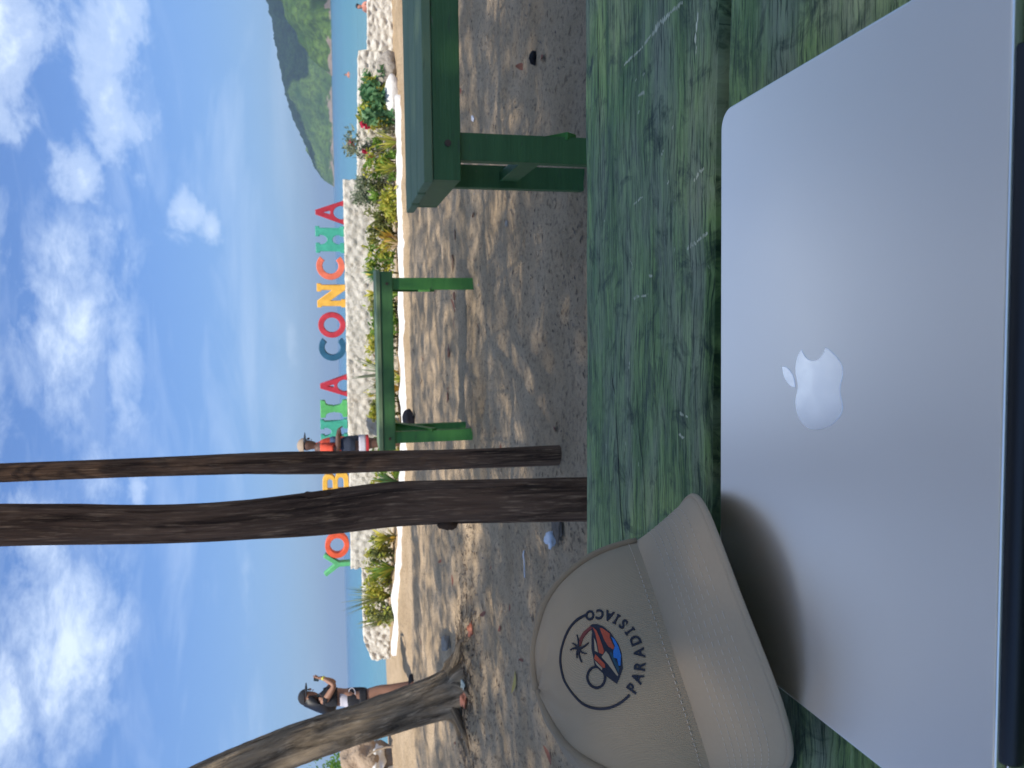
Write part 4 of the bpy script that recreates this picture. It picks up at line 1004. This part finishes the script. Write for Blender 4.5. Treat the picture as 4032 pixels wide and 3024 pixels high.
P('grass_tuft', 2.05, 1.05, 'thin dry grass beside the golden bromeliad', [('blades', 'blades', LM['dry'], (26, .26, .012, 1.0, 1.0))], 32)
P('grass_tuft', -1.0, 1.05, 'yellow dry grass tuft behind the thin post', [('blades', 'blades', LM['yel'], (24, .24, .016, .9, .9))], 33)
for i, (x_, f_, kind, lab) in enumerate(((2.62, .95, 'yel', 'low yellow green ground plant in front of the rosettes'), (2.32, .45, 'olive', 'olive bush behind the golden bromeliad'), (1.95, .55, 'grn', 'fresh green bush between bromeliad and far table corner'), (3.30, .60, 'grn', 'leafy green bush between flowers and grey shrub'),
        (1.20, .45, 'olive', 'olive leafed bush behind the right half of the far table'), (.78, .40, 'grn', 'green bush against the wall below the crimson O'), (-.22, .45, 'olive', 'olive bush against the wall below the green I'), (-1.15, .5, 'grn', 'green bush hidden mostly by the thin post'), (-1.75, .5, 'yel', 'yellow green bush at the right edge of the thick post'), (-2.66, .5, 'olive', 'olive bush between the two plants left of the thick post'), (-3.15, .5, 'yel', 'yellow green bush at the left end of the letter wall'), (-3.6, .8, 'olive', 'low olive ground plant under the tall grass'))):
    P('leafy_bush', x_, f_, lab, [('leaves', 'bush', LM[kind], (260, .21, .05, .42 if f_ < .9 else .22, .085)), ('young_leaves', 'bush', LM['yel'], (80, .2, .10, .46 if f_ < .9 else .24, .08)), ('stem', 'stems', M_STEM, (4, .28, .07, .008))], 60+i)
mb = MB(); x_ = .47; y_ = bed_y(x_, .95); mb.tube([(0, 0, -.05), (.005, 0, .12), (0, 0, .30)], [.011, .010, .009], 8); o = mb.build('garden_stake', plain('old_stake', (.30, .28, .22), .8)); o.location = (x_, y_, ground(x_, y_)); tag(o, 'thin upright stake by the curb seen under the far table', 'stake')
# white stones beside the bed
M_STONE = plain('whitewashed_stone', (.70, .69, .66), .85, .1, 8, bump=.6, bscale=25, bdist=.02)
M_ROCK = plain('tan_beach_rock', (.36, .27, .19), .9, .35, 3.5, bump=.8, bscale=12, bdist=.06)
M_GREYROCK = plain('grey_beach_rock', (.33, .30, .26), .9, .35, 5, bump=.8, bscale=14, bdist=.05)
def rock(name, c, size, mat, lab, seed, cat='rock', group=None, amp=.25, seg=18, rings=12):
    mb = MB(); mb.blob((0, 0, 0), size, seg, rings, amp, seed); o = mb.build(name, mat, None, smooth=True); o.location = c; return tag(o, lab, cat, group)
def gp(x, y, dz=0): return (x, y, ground(x, y)+dz)
rock('white_stone', gp(4.25, 11.35, .06), (.32, .12, .12), M_STONE, 'long smooth whitewashed stone lying before the croton', 3, 'stone', None, .1)
rock('brown_rock', gp(4.72, 11.55, .09), (.26, .13, .16), M_GREYROCK, 'bare greyish brown rock at the foot of the low right wall', 4)
# rocky point at the left
rock('headland_rock', (-6.75, 14.2, .70), (.42, .35, .40), M_ROCK, 'tan weathered boulder stack left of the leaning trunk, upper part', 8, amp=.35, seg=28, rings=20)
rock('headland_rock', (-6.66, 14.0, .47), (.24, .22, .15), M_STONE, 'whitewashed rock tucked under the tan boulder at left', 9, amp=.3, seg=24, rings=16)
rock('headland_rock', (-7.4, 14.3, .35), (.75, .4, .45), M_ROCK, 'tan boulder at the left frame edge on the sand', 10, amp=.3, seg=24, rings=16)
rock('headland_rock', (-7.0, 13.9, .14), (.30, .24, .14), M_GREYROCK, 'dark grey brown rock low on the sand at left edge', 11, amp=.3)
# ledge that carries the upper boulders, and a thin stick leaning there
mb = MB(); mb.tube([(0, 0, -.1), (.02, 0, .15), (-.01, 0, .35), (-.10, 0, .5)], [.022, .020, .018, .012], 8); o = mb.build('stick', plain('bleached_stick', (.36, .28, .2), .85)); o.location = (-6.40, 13.85, .14); tag(o, 'thin bleached stick standing in the sand left of the leaning trunk', 'stick')
bt = thing('bushy_tree', 'light green leafy treetop peeking in at the far left edge', 'tree', (-10.6, 20.5, -.4))
mb = MB(); mb.tube([(0, 0, 0), (.1, 0, .9), (.3, 0, 1.6)], [.10, .08, .04], 8, uvs=True); mb.build('trunk', M_BARK, bt)
mb = MB(); rr = random.Random(12)
for _ in range(34):
    c = Vector((rr.gauss(.3, .62), rr.gauss(0, .5), rr.uniform(1.35, 2.55)))
    for _ in range(42): leaf_quad(mb, c+rdir(rr)*rr.uniform(0, .30), rdir(rr), rdir(rr), .12, .055)
mb.build('crown', LM['grn'], bt)

# ---------------------------------------------------------------- people
def skin_mesh(name, joints, edges, mat, parent, root, sub=2, loc=(0, 0, 0), grow=1.14):
    """joints: {key: (x, y, z, rx, ry)}"""
    keys = list(joints); me = bpy.data.meshes.new(name)
    me.from_pydata([joints[k][:3] for k in keys], [(keys.index(a), keys.index(b)) for a, b in edges], [])
    o = bpy.data.objects.new(name, me); col.objects.link(o)
    o.modifiers.new('skin', 'SKIN'); m = o.modifiers.new('sub', 'SUBSURF'); m.levels = sub; m.render_levels = sub
    for k, sv in zip(keys, me.skin_vertices[0].data):
        q = joints[k]; g_ = grow if q[3] > .03 else 1.0; sv.radius = (q[3]*g_, (q[4] if len(q) > 4 else q[3])*g_); sv.use_root = (k == root)
    dg = bpy.context.evaluated_depsgraph_get(); me2 = bpy.data.meshes.new_from_object(o.evaluated_get(dg)); me2.name = name
    bpy.data.objects.remove(o)
    for p_ in me2.polygons: p_.use_smooth = True
    o = link(name, me2, mat, parent); o.location = loc
    return o
M_SKIN1 = plain('tanned_skin', (.30, .155, .10), .6, .06, 30); M_SKIN2 = plain('dark_skin', (.11, .055, .038), .55, .06, 30)
M_BLACK = plain('black_cloth', (.012, .013, .018), .85, .2, 40); M_HAIR = plain('black_hair', (.008, .008, .011), .45, .3, 60); M_WHITE = plain('white_cloth', (.50, .49, .55), .85, .06, 20)
M_RSHIRT = plain('orange_red_cloth', (.62, .075, .035), .8, .12, 16, bump=.3, bscale=14, bdist=.02); M_NAVYC = plain('navy_cloth', (.02, .03, .055), .8, .2, 20); M_BEIGE = plain('beige_cloth', (.36, .28, .21), .85, .1, 20); M_REDC = plain('red_cloth', (.40, .02, .03), .8, .1, 20)
def head_cap(parent, c, yaw, cm, bm_, r=.098):
    """cap with a visor on a head centred at c, facing yaw"""
    mb = MB()
    M = Matrix.Rotation(yaw, 3, 'Z')
    for j in range(7):
        el = R(8+82*j/6)
        for k in range(18):
            a = 2*math.pi*k/18; q = M @ Vector((math.cos(a)*math.cos(el)*r*1.10, math.sin(a)*math.cos(el)*r*.92, math.sin(el)*r*1.05+.02)); mb.v.append(tuple(Vector(c)+q))
    for j in range(6):
        for k in range(18): mb.f.append((j*18+k, j*18+(k+1) % 18, j*18+18+(k+1) % 18, j*18+18+k))
    h = mb.build('hat', cm, parent, smooth=True)
    mb = MB(); o_ = []
    for i in range(9):
        a = R(-70+140*i/8); 
        for rr_, dz in ((r*1.06, .032), (r*1.06+.085*math.cos(a)**.8, .018)):
            for th in (0, -.008): mb.v.append(tuple(Vector(c)+M @ Vector((math.cos(a)*rr_, math.sin(a)*rr_*.86, dz+th-.012*math.sin(a)**2))))
    for i in range(8):
        b0, b1 = i*4, i*4+4
        mb.f += [(b0, b1, b1+2, b0+2), (b0+1, b0+3, b1+3, b1+1), (b0+2, b1+2, b1+3, b0+3)]
    mb.build('visor', bm_, h)
def face(parent, c, yaw, mat, lip):
    M = Matrix.Rotation(yaw, 3, 'Z'); C_ = Vector(c)
    mb = MB(); mb.blob(C_+M @ Vector((.098, 0, -.022)), (.018, .013, .022), 8, 6, 0); mb.build('nose', mat, parent, smooth=True)
    for s_ in (-1, 1):
        mb = MB(); mb.blob(C_+M @ Vector((.086, s_*.032, .004)), (.008, .014, .008), 8, 6, 0); mb.build('eye', M_HAIR, parent, smooth=True)
        mb = MB(); mb.blob(C_+M @ Vector((0, s_*.078, -.012)), (.018, .010, .028), 8, 6, 0); mb.build('ear', mat, parent, smooth=True)
    mb = MB(); mb.blob(C_+M @ Vector((.084, 0, -.062)), (.010, .024, .008), 8, 6, 0); mb.build('mouth', lip, parent, smooth=True)
def hand(J, E, pre, wr, d, up, side, curl=.9, s_=1.0):
    """palm and five fingers as joint chains from the wrist key; d = hand direction, side = thumb side"""
    w_ = Vector(J[wr][:3]); d = Vector(d).normalized(); up = Vector(up).normalized(); sd = d.cross(up)*side
    pm = w_+d*.045*s_; J[pre+'p'] = (*pm, .026*s_, .020*s_); E.append((wr, pre+'p'))
    for i, (off, l) in enumerate(((-.024, .062), (-.008, .072), (.008, .068), (.024, .054))):
        a = pm+d*.040*s_+sd*-off*s_; b = a+(d*math.cos(curl*.5)-up*math.sin(curl*.5))*l*.5*s_; c = b+(d*math.cos(curl*1.3)-up*math.sin(curl*1.3))*l*.5*s_
        for q, nm, r_ in ((a, 'a', .0098), (b, 'b', .0088), (c, 'c', .0075)): J[pre+nm+str(i)] = (*q, r_*s_, r_*s_)
        E += [(pre+'p', pre+'a'+str(i)), (pre+'a'+str(i), pre+'b'+str(i)), (pre+'b'+str(i), pre+'c'+str(i))]
    a = w_+d*.028*s_+sd*.030*s_; b = a+(d*.6+sd*.6-up*.2)*.035*s_; c = b+(d*.9+sd*.1-up*.4)*.030*s_
    for q, nm, r_ in ((a, 'ta', .012), (b, 'tb', .010), (c, 'tc', .008)): J[pre+nm] = (*q, r_*s_, r_*s_)
    E += [(pre+'p', pre+'ta'), (pre+'ta', pre+'tb'), (pre+'tb', pre+'tc')]
# woman photographing, seen from the side: faces the picture's right, local origin between her feet
WX, WY = -4.215, 11.0; WZ = ground(WX, WY)
wom = thing('person', 'standing person in black cap and black shorts photographing with a phone beside the leaning trunk', 'person', (WX, WY, WZ), R(0))
J = dict(pel=(-.10, 0, .835, .105, .13), wai=(-.085, 0, .98, .085, .11), che=(-.055, 0, 1.13, .095, .125), sho=(-.055, 0, 1.245, .07, .11), nec=(-.045, 0, 1.315, .040, .042), hd0=(-.020, 0, 1.375, .060, .058), hd1=(-.018, 0, 1.455, .082, .072), hd2=(-.022, 0, 1.525, .060, .055),
         sl=(-.05, -.155, 1.225, .045), el=(.165, -.17, 1.085, .036), wl=(.245, -.06, 1.255, .024), sr=(-.05, .155, 1.225, .045), er=(.08, .20, 1.09, .036), wr=(.185, .10, 1.275, .024),
         hl=(-.09, -.085, .79, .085), kl=(.005, -.085, .48, .056), cl=(.0, -.085, .33, .054), al=(.035, -.085, .085, .034), fl=(.04, -.085, .035, .036), tl=(.16, -.085, .022, .030),
         hr=(-.11, .085, .79, .085), kr=(-.11, .09, .47, .056), cr=(-.15, .09, .32, .054), ar=(-.17, .09, .085, .034), fr=(-.165, .09, .035, .036), tr=(-.05, .09, .022, .030))
E_ = [('pel', 'wai'), ('wai', 'che'), ('che', 'sho'), ('sho', 'nec'), ('nec', 'hd0'), ('hd0', 'hd1'), ('hd1', 'hd2'), ('sho', 'sl'), ('sl', 'el'), ('el', 'wl'), ('sho', 'sr'), ('sr', 'er'), ('er', 'wr'),
      ('pel', 'hl'), ('hl', 'kl'), ('kl', 'cl'), ('cl', 'al'), ('al', 'fl'), ('fl', 'tl'), ('pel', 'hr'), ('hr', 'kr'), ('kr', 'cr'), ('cr', 'ar'), ('ar', 'fr'), ('fr', 'tr')]
hand(J, E_, 'l', 'wl', (-.10, .35, .55), (-.6, -.2, 0), 1, 1.0, .85); hand(J, E_, 'r', 'wr', (.10, -.25, .55), (-.7, .1, 0), -1, 1.0, .85)
skin_mesh('body', J, E_, M_SKIN1, wom, 'pel')
face(wom, (-.018, 0, 1.445), 0, M_SKIN1, plain('lip', (.30, .09, .08), .5))
head_cap(wom, (-.020, 0, 1.462), R(0), M_BLACK, M_BLACK, .100)
def garment(name, secs, mat, parent, more=(), seed=1):
    """cloth tubes: each list of (x, y, z, rx, ry) rings, with a few folds"""
    mb = MB()
    for sec in (secs,)+tuple(more):
        sp = []
        for q0, q1 in zip(sec, sec[1:]): sp += [[lerp(u, v, k/4) for u, v in zip(q0, q1)] for k in range(4)]
        sp.append(list(sec[-1])); o_ = len(mb.v); n = 20
        for x, y, z, rx, ry in sp:
            for k in range(n):
                a_ = 2*math.pi*k/n; f_ = 1+.05*noise.noise(Vector((math.cos(a_)*2.2, math.sin(a_)*2.2, z*14+seed)))
                mb.v.append((x+rx*f_*math.cos(a_), y+ry*f_*math.sin(a_), z))
        for j in range(len(sp)-1):
            for k in range(n): mb.f.append((o_+j*n+k, o_+j*n+(k+1) % n, o_+j*n+n+(k+1) % n, o_+j*n+n+k))
        mb.f.append(tuple(o_+k for k in range(n))); mb.f.append(tuple(o_+(len(sp)-1)*n+k for k in range(n)))
    return mb.build(name, mat, parent, smooth=True)
garment('crop_top', [(-.065, 0, 1.055, .118, .152), (-.055, 0, 1.12, .130, .165), (-.055, 0, 1.19, .125, .170), (-.055, 0, 1.25, .092, .150), (-.048, 0, 1.29, .055, .062)], M_BLACK, wom, ([(-.02, -.158, 1.19, .050, .052), (-.04, -.155, 1.25, .055, .055)], [(-.02, .158, 1.19, .050, .052), (-.04, .155, 1.25, .055, .055)]))
garment('waist_shirt', [(-.108, 0, .915, .126, .158), (-.092, 0, .96, .112, .145), (-.082, 0, 1.02, .106, .140)], M_WHITE, wom)
garment('shorts', [(-.108, 0, .745, .125, .165), (-.110, 0, .82, .140, .172), (-.105, 0, .89, .132, .165), (-.100, 0, .925, .118, .155)], M_BLACK, wom, ([(-.055, -.088, .655, .092, .085), (-.09, -.088, .76, .112, .092)], [(-.115, .088, .655, .092, .085), (-.112, .088, .76, .112, .092)]))
mb = MB(); mb.tube([(-.03+.115*math.cos(R(a)), -.13, .885+.07*math.sin(R(a))-.05*(a+90)/180) for a in range(-80, 70, 15)], .006, 6); mb.build('belt_loop', M_WHITE, wom)
skin_mesh('hair', dict(t=(-.055, 0, 1.49, .078, .075), a=(-.095, 0, 1.40, .070, .080), b=(-.150, 0, 1.29, .092, .115), c=(-.180, 0, 1.17, .098, .130), d=(-.20, 0, 1.06, .07, .10), s=(-.06, -.10, 1.27, .06, .05)), [('t', 'a'), ('a', 'b'), ('b', 'c'), ('c', 'd'), ('b', 's')], M_HAIR, wom, 'a')
for s_, x_ in ((-1, .0), (1, -.205)):
    skin_mesh('shoe', dict(h=(x_+.02, s_*.085, .042, .042), m=(x_+.10, s_*.085, .035, .040), t=(x_+.175, s_*.085, .03, .034), a=(x_+.035, s_*.085, .085, .038)), [('a', 'h'), ('h', 'm'), ('m', 't')], M_BLACK, wom, 'h', 2)
mb = MB(); mb.tube([(.236, -.078, 1.228), (.241, -.066, 1.246)], .030, 14); mb.build('wristband', plain('yellow_band', (.62, .60, .08), .5), wom, smooth=True)
mb = MB(); M_ = Matrix.Rotation(R(12), 3, 'Y'); mb.box((0, 0, 0), (.010, .145, .072), M_); o = mb.build('phone', plain('black_phone', (.01, .011, .014), .2), None, bevel=.004); o.location = (WX+.205, WY+.02, WZ+1.335); tag(o, 'small black phone held up in front of the standing photographer', 'phone')
# man in the red shirt standing before the wall, facing the picture's right
MX, MY = -.86, 12.05; MZ = ground(MX, MY)
man = thing('person', 'standing person in orange red shirt and beige cap behind the far table', 'person', (MX, MY, MZ))
k1 = 1.0
J = dict(pel=(-.01, 0, .76, .12, .15), wai=(-.01, 0, .92, .115, .15), che=(-.02, 0, 1.10, .12, .17), sho=(-.03, 0, 1.22, .085, .14), nec=(0, 0, 1.285, .052, .052), hd0=(.025, 0, 1.345, .070, .064), hd1=(.02, 0, 1.42, .092, .080), hd2=(.012, 0, 1.49, .068, .062),
         sl=(-.02, -.20, 1.19, .056), el=(-.05, -.24, .96, .046), wl=(.15, -.22, .955, .033), sr=(-.02, .20, 1.19, .056), er=(-.03, .25, .95, .046), wr=(.15, .20, .93, .033),
         hl=(-.01, -.10, .70, .10), kl=(.02, -.11, .40, .066), al=(-.01, -.11, .08, .042), fl=(-.0, -.11, .035, .04), tl=(.14, -.115, .025, .034), hr=(-.01, .10, .70, .10), kr=(.02, .11, .40, .066), ar=(-.01, .11, .08, .042), fr=(0, .11, .035, .04), tr=(.14, .115, .025, .034))
E_ = [('pel', 'wai'), ('wai', 'che'), ('che', 'sho'), ('sho', 'nec'), ('nec', 'hd0'), ('hd0', 'hd1'), ('hd1', 'hd2'), ('sho', 'sl'), ('sl', 'el'), ('el', 'wl'), ('sho', 'sr'), ('sr', 'er'), ('er', 'wr'), ('pel', 'hl'), ('hl', 'kl'), ('kl', 'al'), ('al', 'fl'), ('fl', 'tl'), ('pel', 'hr'), ('hr', 'kr'), ('kr', 'ar'), ('ar', 'fr'), ('fr', 'tr')]
hand(J, E_, 'l', 'wl', (1, .05, .05), (0, 0, 1), 1, .9, 1.0); hand(J, E_, 'r', 'wr', (1, -.1, 0), (0, 0, 1), -1, .9, 1.0)
skin_mesh('body', J, E_, M_SKIN2, man, 'pel')
face(man, (.022, 0, 1.415), 0, M_SKIN2, plain('dark_lip', (.12, .05, .045), .5))
head_cap(man, (.018, 0, 1.432), 0, M_BEIGE, M_BLACK, .108)
garment('shirt', [(-.01, 0, .865, .148, .190), (-.01, 0, .96, .142, .186), (-.02, 0, 1.08, .150, .200), (-.03, 0, 1.18, .138, .198), (-.025, 0, 1.25, .088, .140), (-.005, 0, 1.285, .062, .064)], M_RSHIRT, man, ([(-.045, -.245, 1.03, .070, .066), (-.03, -.215, 1.13, .074, .070), (-.02, -.175, 1.22, .070, .066)], [(-.035, .245, 1.03, .070, .066), (-.03, .215, 1.13, .074, .070), (-.02, .175, 1.22, .070, .066)]), 4)
garment('shirt_print', [(.085, -.10, .985, .055, .085), (.088, -.10, 1.03, .060, .088), (.080, -.09, 1.075, .055, .080)], plain('blue_print', (.05, .09, .17), .8), man)
garment('waist_bag', [(.01, -.16, .70, .10, .06), (.015, -.17, .78, .125, .075), (.02, -.165, .88, .11, .07), (.02, -.15, .95, .07, .05)], M_NAVYC, man, (), 6)
garment('shorts', [(-.005, 0, .645, .145, .185), (-.01, 0, .76, .150, .190), (-.01, 0, .88, .138, .180)], M_NAVYC, man, (), 2)
for s_ in (-1, 1):
    garment('white_hem', [(.012, s_*.105, .545, .128, .098), (.005, s_*.10, .65, .138, .099)], M_WHITE, man, (), 3)
    garment('red_hem', [(.014, s_*.107, .500, .128, .098), (.012, s_*.106, .5435, .129, .099)], M_REDC, man, (), 3)
# bathers far out in the bay
def bather(x, y, lab, shirt, sc_, seed, depth):
    t = thing('person', lab, 'person', (x, y, SEA_Z-depth), R(200+seed*37)); t.scale = (sc_,)*3
    skin_mesh('body', dict(p=(0, 0, .75, .12, .16), w=(0, 0, .95, .105, .15), c=(0, 0, 1.15, .115, .18), s=(0, 0, 1.27, .08, .14), n=(0, 0, 1.34, .05, .05), h0=(.02, 0, 1.41, .065, .06), h=(.015, 0, 1.48, .09, .078), h2=(.01, 0, 1.55, .06, .06), sl=(0, -.2, 1.25, .05), el=(.02, -.27, 1.0, .042), wl=(.12, -.25, .82, .03), sr=(0, .2, 1.25, .05), er=(.02, .27, 1.0, .042), wr=(.12, .25, .82, .03), hl=(0, -.1, .65, .09), kl=(.02, -.1, .4, .06), al=(0, -.1, .05, .04), hr=(0, .1, .65, .09), kr=(.02, .1, .4, .06), ar=(0, .1, .05, .04)),
              [('p', 'w'), ('w', 'c'), ('c', 's'), ('s', 'n'), ('n', 'h0'), ('h0', 'h'), ('h', 'h2'), ('s', 'sl'), ('sl', 'el'), ('el', 'wl'), ('s', 'sr'), ('sr', 'er'), ('er', 'wr'), ('p', 'hl'), ('hl', 'kl'), ('kl', 'al'), ('p', 'hr'), ('hr', 'kr'), ('kr', 'ar')], shirt, t, 'p', 1)
    mb = MB(); mb.blob((-.012, 0, 1.52), (.095, .088, .075), 10, 8, .05, 1); mb.build('hair', M_HAIR, t, smooth=True)
M_SUNSKIN = plain('sunburnt_skin', (.55, .22, .15), .6, .05, 20)
bather(14.66, 30, 'sunburnt bather standing in the water beyond the right wall', M_SUNSKIN, 1.0, 0, .93)
bather(28, 70, 'tiny distant swimmer in the bay left of the wooded headland', M_SUNSKIN, 1.0, 1, 1.15)
bather(-6.55, 22.5, 'small bather at the waterline past the broken wall end', plain('coral_swimsuit', (.60, .17, .10), .7), .85, 2, .55)
bather(-9.2, 33, 'tiny swimmer in the bay beyond the tall grass', M_SUNSKIN, 1.0, 3, 1.22)

# ---------------------------------------------------------------- things lying on the sand
M_PLAS = plain('white_plastic', (.72, .74, .78), .35, .05, 20)
mb = MB(); n = 16; L_ = .145
for i in range(n+1):
    t = i/n; x = -L_/2+L_*t
    hw = .0055 if t < .62 else .0055+.008*math.sin(math.pi*min(1, (t-.62)/.38)**.8)
    z = .004+(.004*math.sin(math.pi*(t-.6)/.4) if t > .6 else 0)
    for y, dz in ((-hw, .002), (0, -.002 if t > .65 else .002), (hw, .002), (0, -.005)): mb.v.append((x, y, z+dz))
for i in range(n):
    for k in range(4): mb.f.append((i*4+k, i*4+(k+1) % 4, i*4+4+(k+1) % 4, i*4+4+k))
mb.f += [(0, 1, 2, 3), (n*4+3, n*4+2, n*4+1, n*4)]
o = mb.build('plastic_spoon', M_PLAS, None, smooth=True); o.location = gp(-.975, 4.05, .006); o.rotation_euler = (0, .02, R(3)); tag(o, 'white plastic spoon lying on the sand beyond the cap', 'spoon')
def crumple(name, c, size, mat, lab, cat, seed, amp=.55): return rock(name, c, size, mat, lab, seed, cat, None, amp, 12, 8)
crumple('plastic_wrapper', gp(-.73, 3.45, .02), (.035, .05, .022), M_PLAS, 'crumpled white plastic wrapper in dark litter behind the cap', 'wrapper', 3)
crumple('litter_clump', gp(-.63, 3.36, .008), (.075, .065, .006), plain('dark_litter', (.13, .105, .08), .95, .4, 40, bump=.8, bscale=90, bdist=.01), 'clump of dark leaf litter beside the thick post foot', 'litter', 5)
crumple('wrapper', gp(-1.86, 5.82, .02), (.05, .03, .022), plain('orange_wrapper', (.62, .19, .09), .5), 'faded orange wrapper on the sand right of the tree roots', 'wrapper', 6)
crumple('wrapper', gp(-2.44, 5.93, .03), (.055, .04, .02), plain('orange_wrapper2', (.60, .22, .12), .5), 'orange and pale wrapper at the foot of the leaning tree', 'wrapper', 7)
crumple('wrapper', gp(-2.33, 5.95, .03), (.03, .04, .015), plain('pale_wrapper', (.50, .55, .48), .5), 'pale greenish scrap beside the orange wrapper under the tree', 'wrapper', 8)
rock('coconut_husk', gp(1.545, 3.53, .012), (.030, .026, .022), plain('charred_husk', (.012, .011, .012), .9, .3, 40, bump=.8, bscale=80, bdist=.01), 'small black charred husk on the shaded sand at right', 9, 'husk')
rock('pale_stone', gp(-2.43, 7.25, .03), (.07, .055, .05), M_GREYROCK, 'pale round stone on the sand right of the leaning trunk', 12, 'stone')
rock('white_scrap', gp(1.83, 5.2, .01), (.02, .02, .01), M_PLAS, 'tiny white scrap on the sand by the right table', 13, 'litter')
def leaf_thing(x, y, l, wd, rz, mat, lab, grp=None, bend=.3):
    mb = MB(); n = 6
    for i in range(n+1):
        t = i/n; hw = wd*.5*math.sin(math.pi*min(.98, max(.03, t)))**.8; z = bend*l*(t-.5)**2+.006
        mb.v += [((t-.5)*l, -hw, z+.004), ((t-.5)*l, 0, z), ((t-.5)*l, hw, z+.004)]
    for i in range(n):
        for k in (0, 1): mb.f.append((i*3+k, i*3+k+1, i*3+4+k, i*3+3+k))
    o = mb.build('fallen_leaf', mat, None); o.location = gp(x, y, .004); o.rotation_euler = (rnd.uniform(-.2, .2), rnd.uniform(-.2, .2), rz); return tag(o, lab, 'leaf', grp)
leaf_thing(-1.735, 4.37, .135, .05, R(170), plain('yellow_leaf', (.46, .34, .08), .6), 'large yellow fallen leaf on the sand beyond the cap')
M_DRYLEAF = plain('brown_leaf', (.12, .075, .045), .8, .4, 30); M_REDLEAF = plain('reddish_leaf', (.22, .085, .05), .8, .3, 30)
r3 = random.Random(33)
proto = leaf_thing(.68, 6.45, .13, .05, .4, M_REDLEAF, 'dry reddish brown leaf scattered on the sand', 'dry leaves on the sand')
for i in range(44):
    o = proto.copy(); 
    if i % 3: o.data = proto.data
    y = r3.uniform(3.3, 10.5); x = r3.uniform(-.52, .50)*y
    s_ = r3.uniform(.35, .8); o.scale = (s_, s_, s_); o.location = gp(x, y, .003); o.rotation_euler = (r3.uniform(-.4, .4), r3.uniform(-.4, .4), r3.uniform(0, 6.3)); col.objects.link(o)
protop = rock('pebble', gp(.9, 4.2, .0), (.02, .016, .011), M_GREYROCK, 'small grey pebble scattered on the sand', 21, 'pebble', 'pebbles on the sand', .2, 8, 6)
for i in range(28):
    o = protop.copy(); y = r3.uniform(4, 10.5); x = r3.uniform(-.52, .5)*y; s_ = r3.uniform(.25, .6); o.scale = (s_*1.2, s_, s_); o.location = gp(x, y, 0); o.rotation_euler = (0, 0, r3.uniform(0, 6)); col.objects.link(o)
# twigs, husk fibre and chaff in the sand: too fine to count
mb = MB(); r4 = random.Random(44)
for _ in range(3400):
    y = 2.9+8.5*r4.random()**1.5; x = r4.uniform(-.55, .53)*y
    if r4.random() > .25+.75*max(0, noise.noise(Vector((x*1.1, y*1.1, 5)))+.35): continue
    d = Vector((math.cos(r4.uniform(0, 7)), math.sin(r4.uniform(0, 7)), 0)); l = r4.uniform(.005, .020); c = Vector(gp(x, y, .004)); s_ = Vector((-d.y, d.x, 0))*r4.uniform(.001, .004)
    mb.add([c-d*l, c+s_+Vector((0, 0, .004)), c+d*l, c-s_], [(0, 1, 2, 3)])
for _ in range(1900):
    a = r4.uniform(0, 6.3); q = abs(r4.gauss(0, .5)); x = TRUNK[0]+math.cos(a)*q*1.3+.1; y = TRUNK[1]-.15+math.sin(a)*q*.8; c = Vector(gp(x, y, .006)); d = rdir(r4); d.z *= .3; l = r4.uniform(.01, .05); s_ = d.cross(Vector((0, 0, 1)))*.006
    mb.add([c-d*l, c+s_+Vector((0, 0, .006)), c+d*l, c-s_], [(0, 1, 2, 3)])
o = mb.build('sand_litter', leaf_mat('chaff', (.07, .05, .034), (.30, .22, .14), .05)); o['kind'] = 'stuff'; o['label'] = 'fine twigs, chaff and husk fibre strewn over the sand'; o['category'] = 'litter'
# row of dead seaweed and bark chips across the sand behind the far table
for i, (x, y) in enumerate(((.75, 6.4), (.55, 6.6), (.3, 6.7), (1.25, 6.3), (-.1, 6.9), (1.05, 6.45))):
    crumple('bark_chip', gp(x, y, .012), (.035+.012*(i % 3), .016, .008), plain('bark_chip_%d' % (i % 2), ((.30, .16, .11), (.24, .16, .11))[i % 2], .9, .3, 20), 'reddish brown bark chip in the line of debris behind the far table', 'bark chip', 40+i)['group'] = 'debris line behind the far table'
# dark bag slumped by the curb
rock('cloth_bag', gp(-.52, 10.3, .05), (.20, .12, .09), plain('dark_bag_cloth', (.035, .028, .028), .9, .3, 12, bump=.6, bscale=14, bdist=.03), 'dark slumped cloth bag on the sand under the far table end', 15, 'bag', None, .3)

# ---------------------------------------------------------------- sea haze
HAZE = True
if HAZE:
    m = bpy.data.materials.new('sea_haze'); m.use_nodes = True; t = NT(m.node_tree); out = t.n('ShaderNodeOutputMaterial')
    pv = t.n('ShaderNodeVolumePrincipled', {'Color': (.60, .79, 1.0, 1), 'Density': .00032, 'Anisotropy': .2}); t.t.links.new(pv.outputs[0], out.inputs['Volume'])
    mb = MB(); mb.box((0, 4500, 72), (30000, 9600, 150)); o = mb.build('haze', m); o['kind'] = 'stuff'; o['label'] = 'thin pale sea haze over the bay'; o['category'] = 'haze'
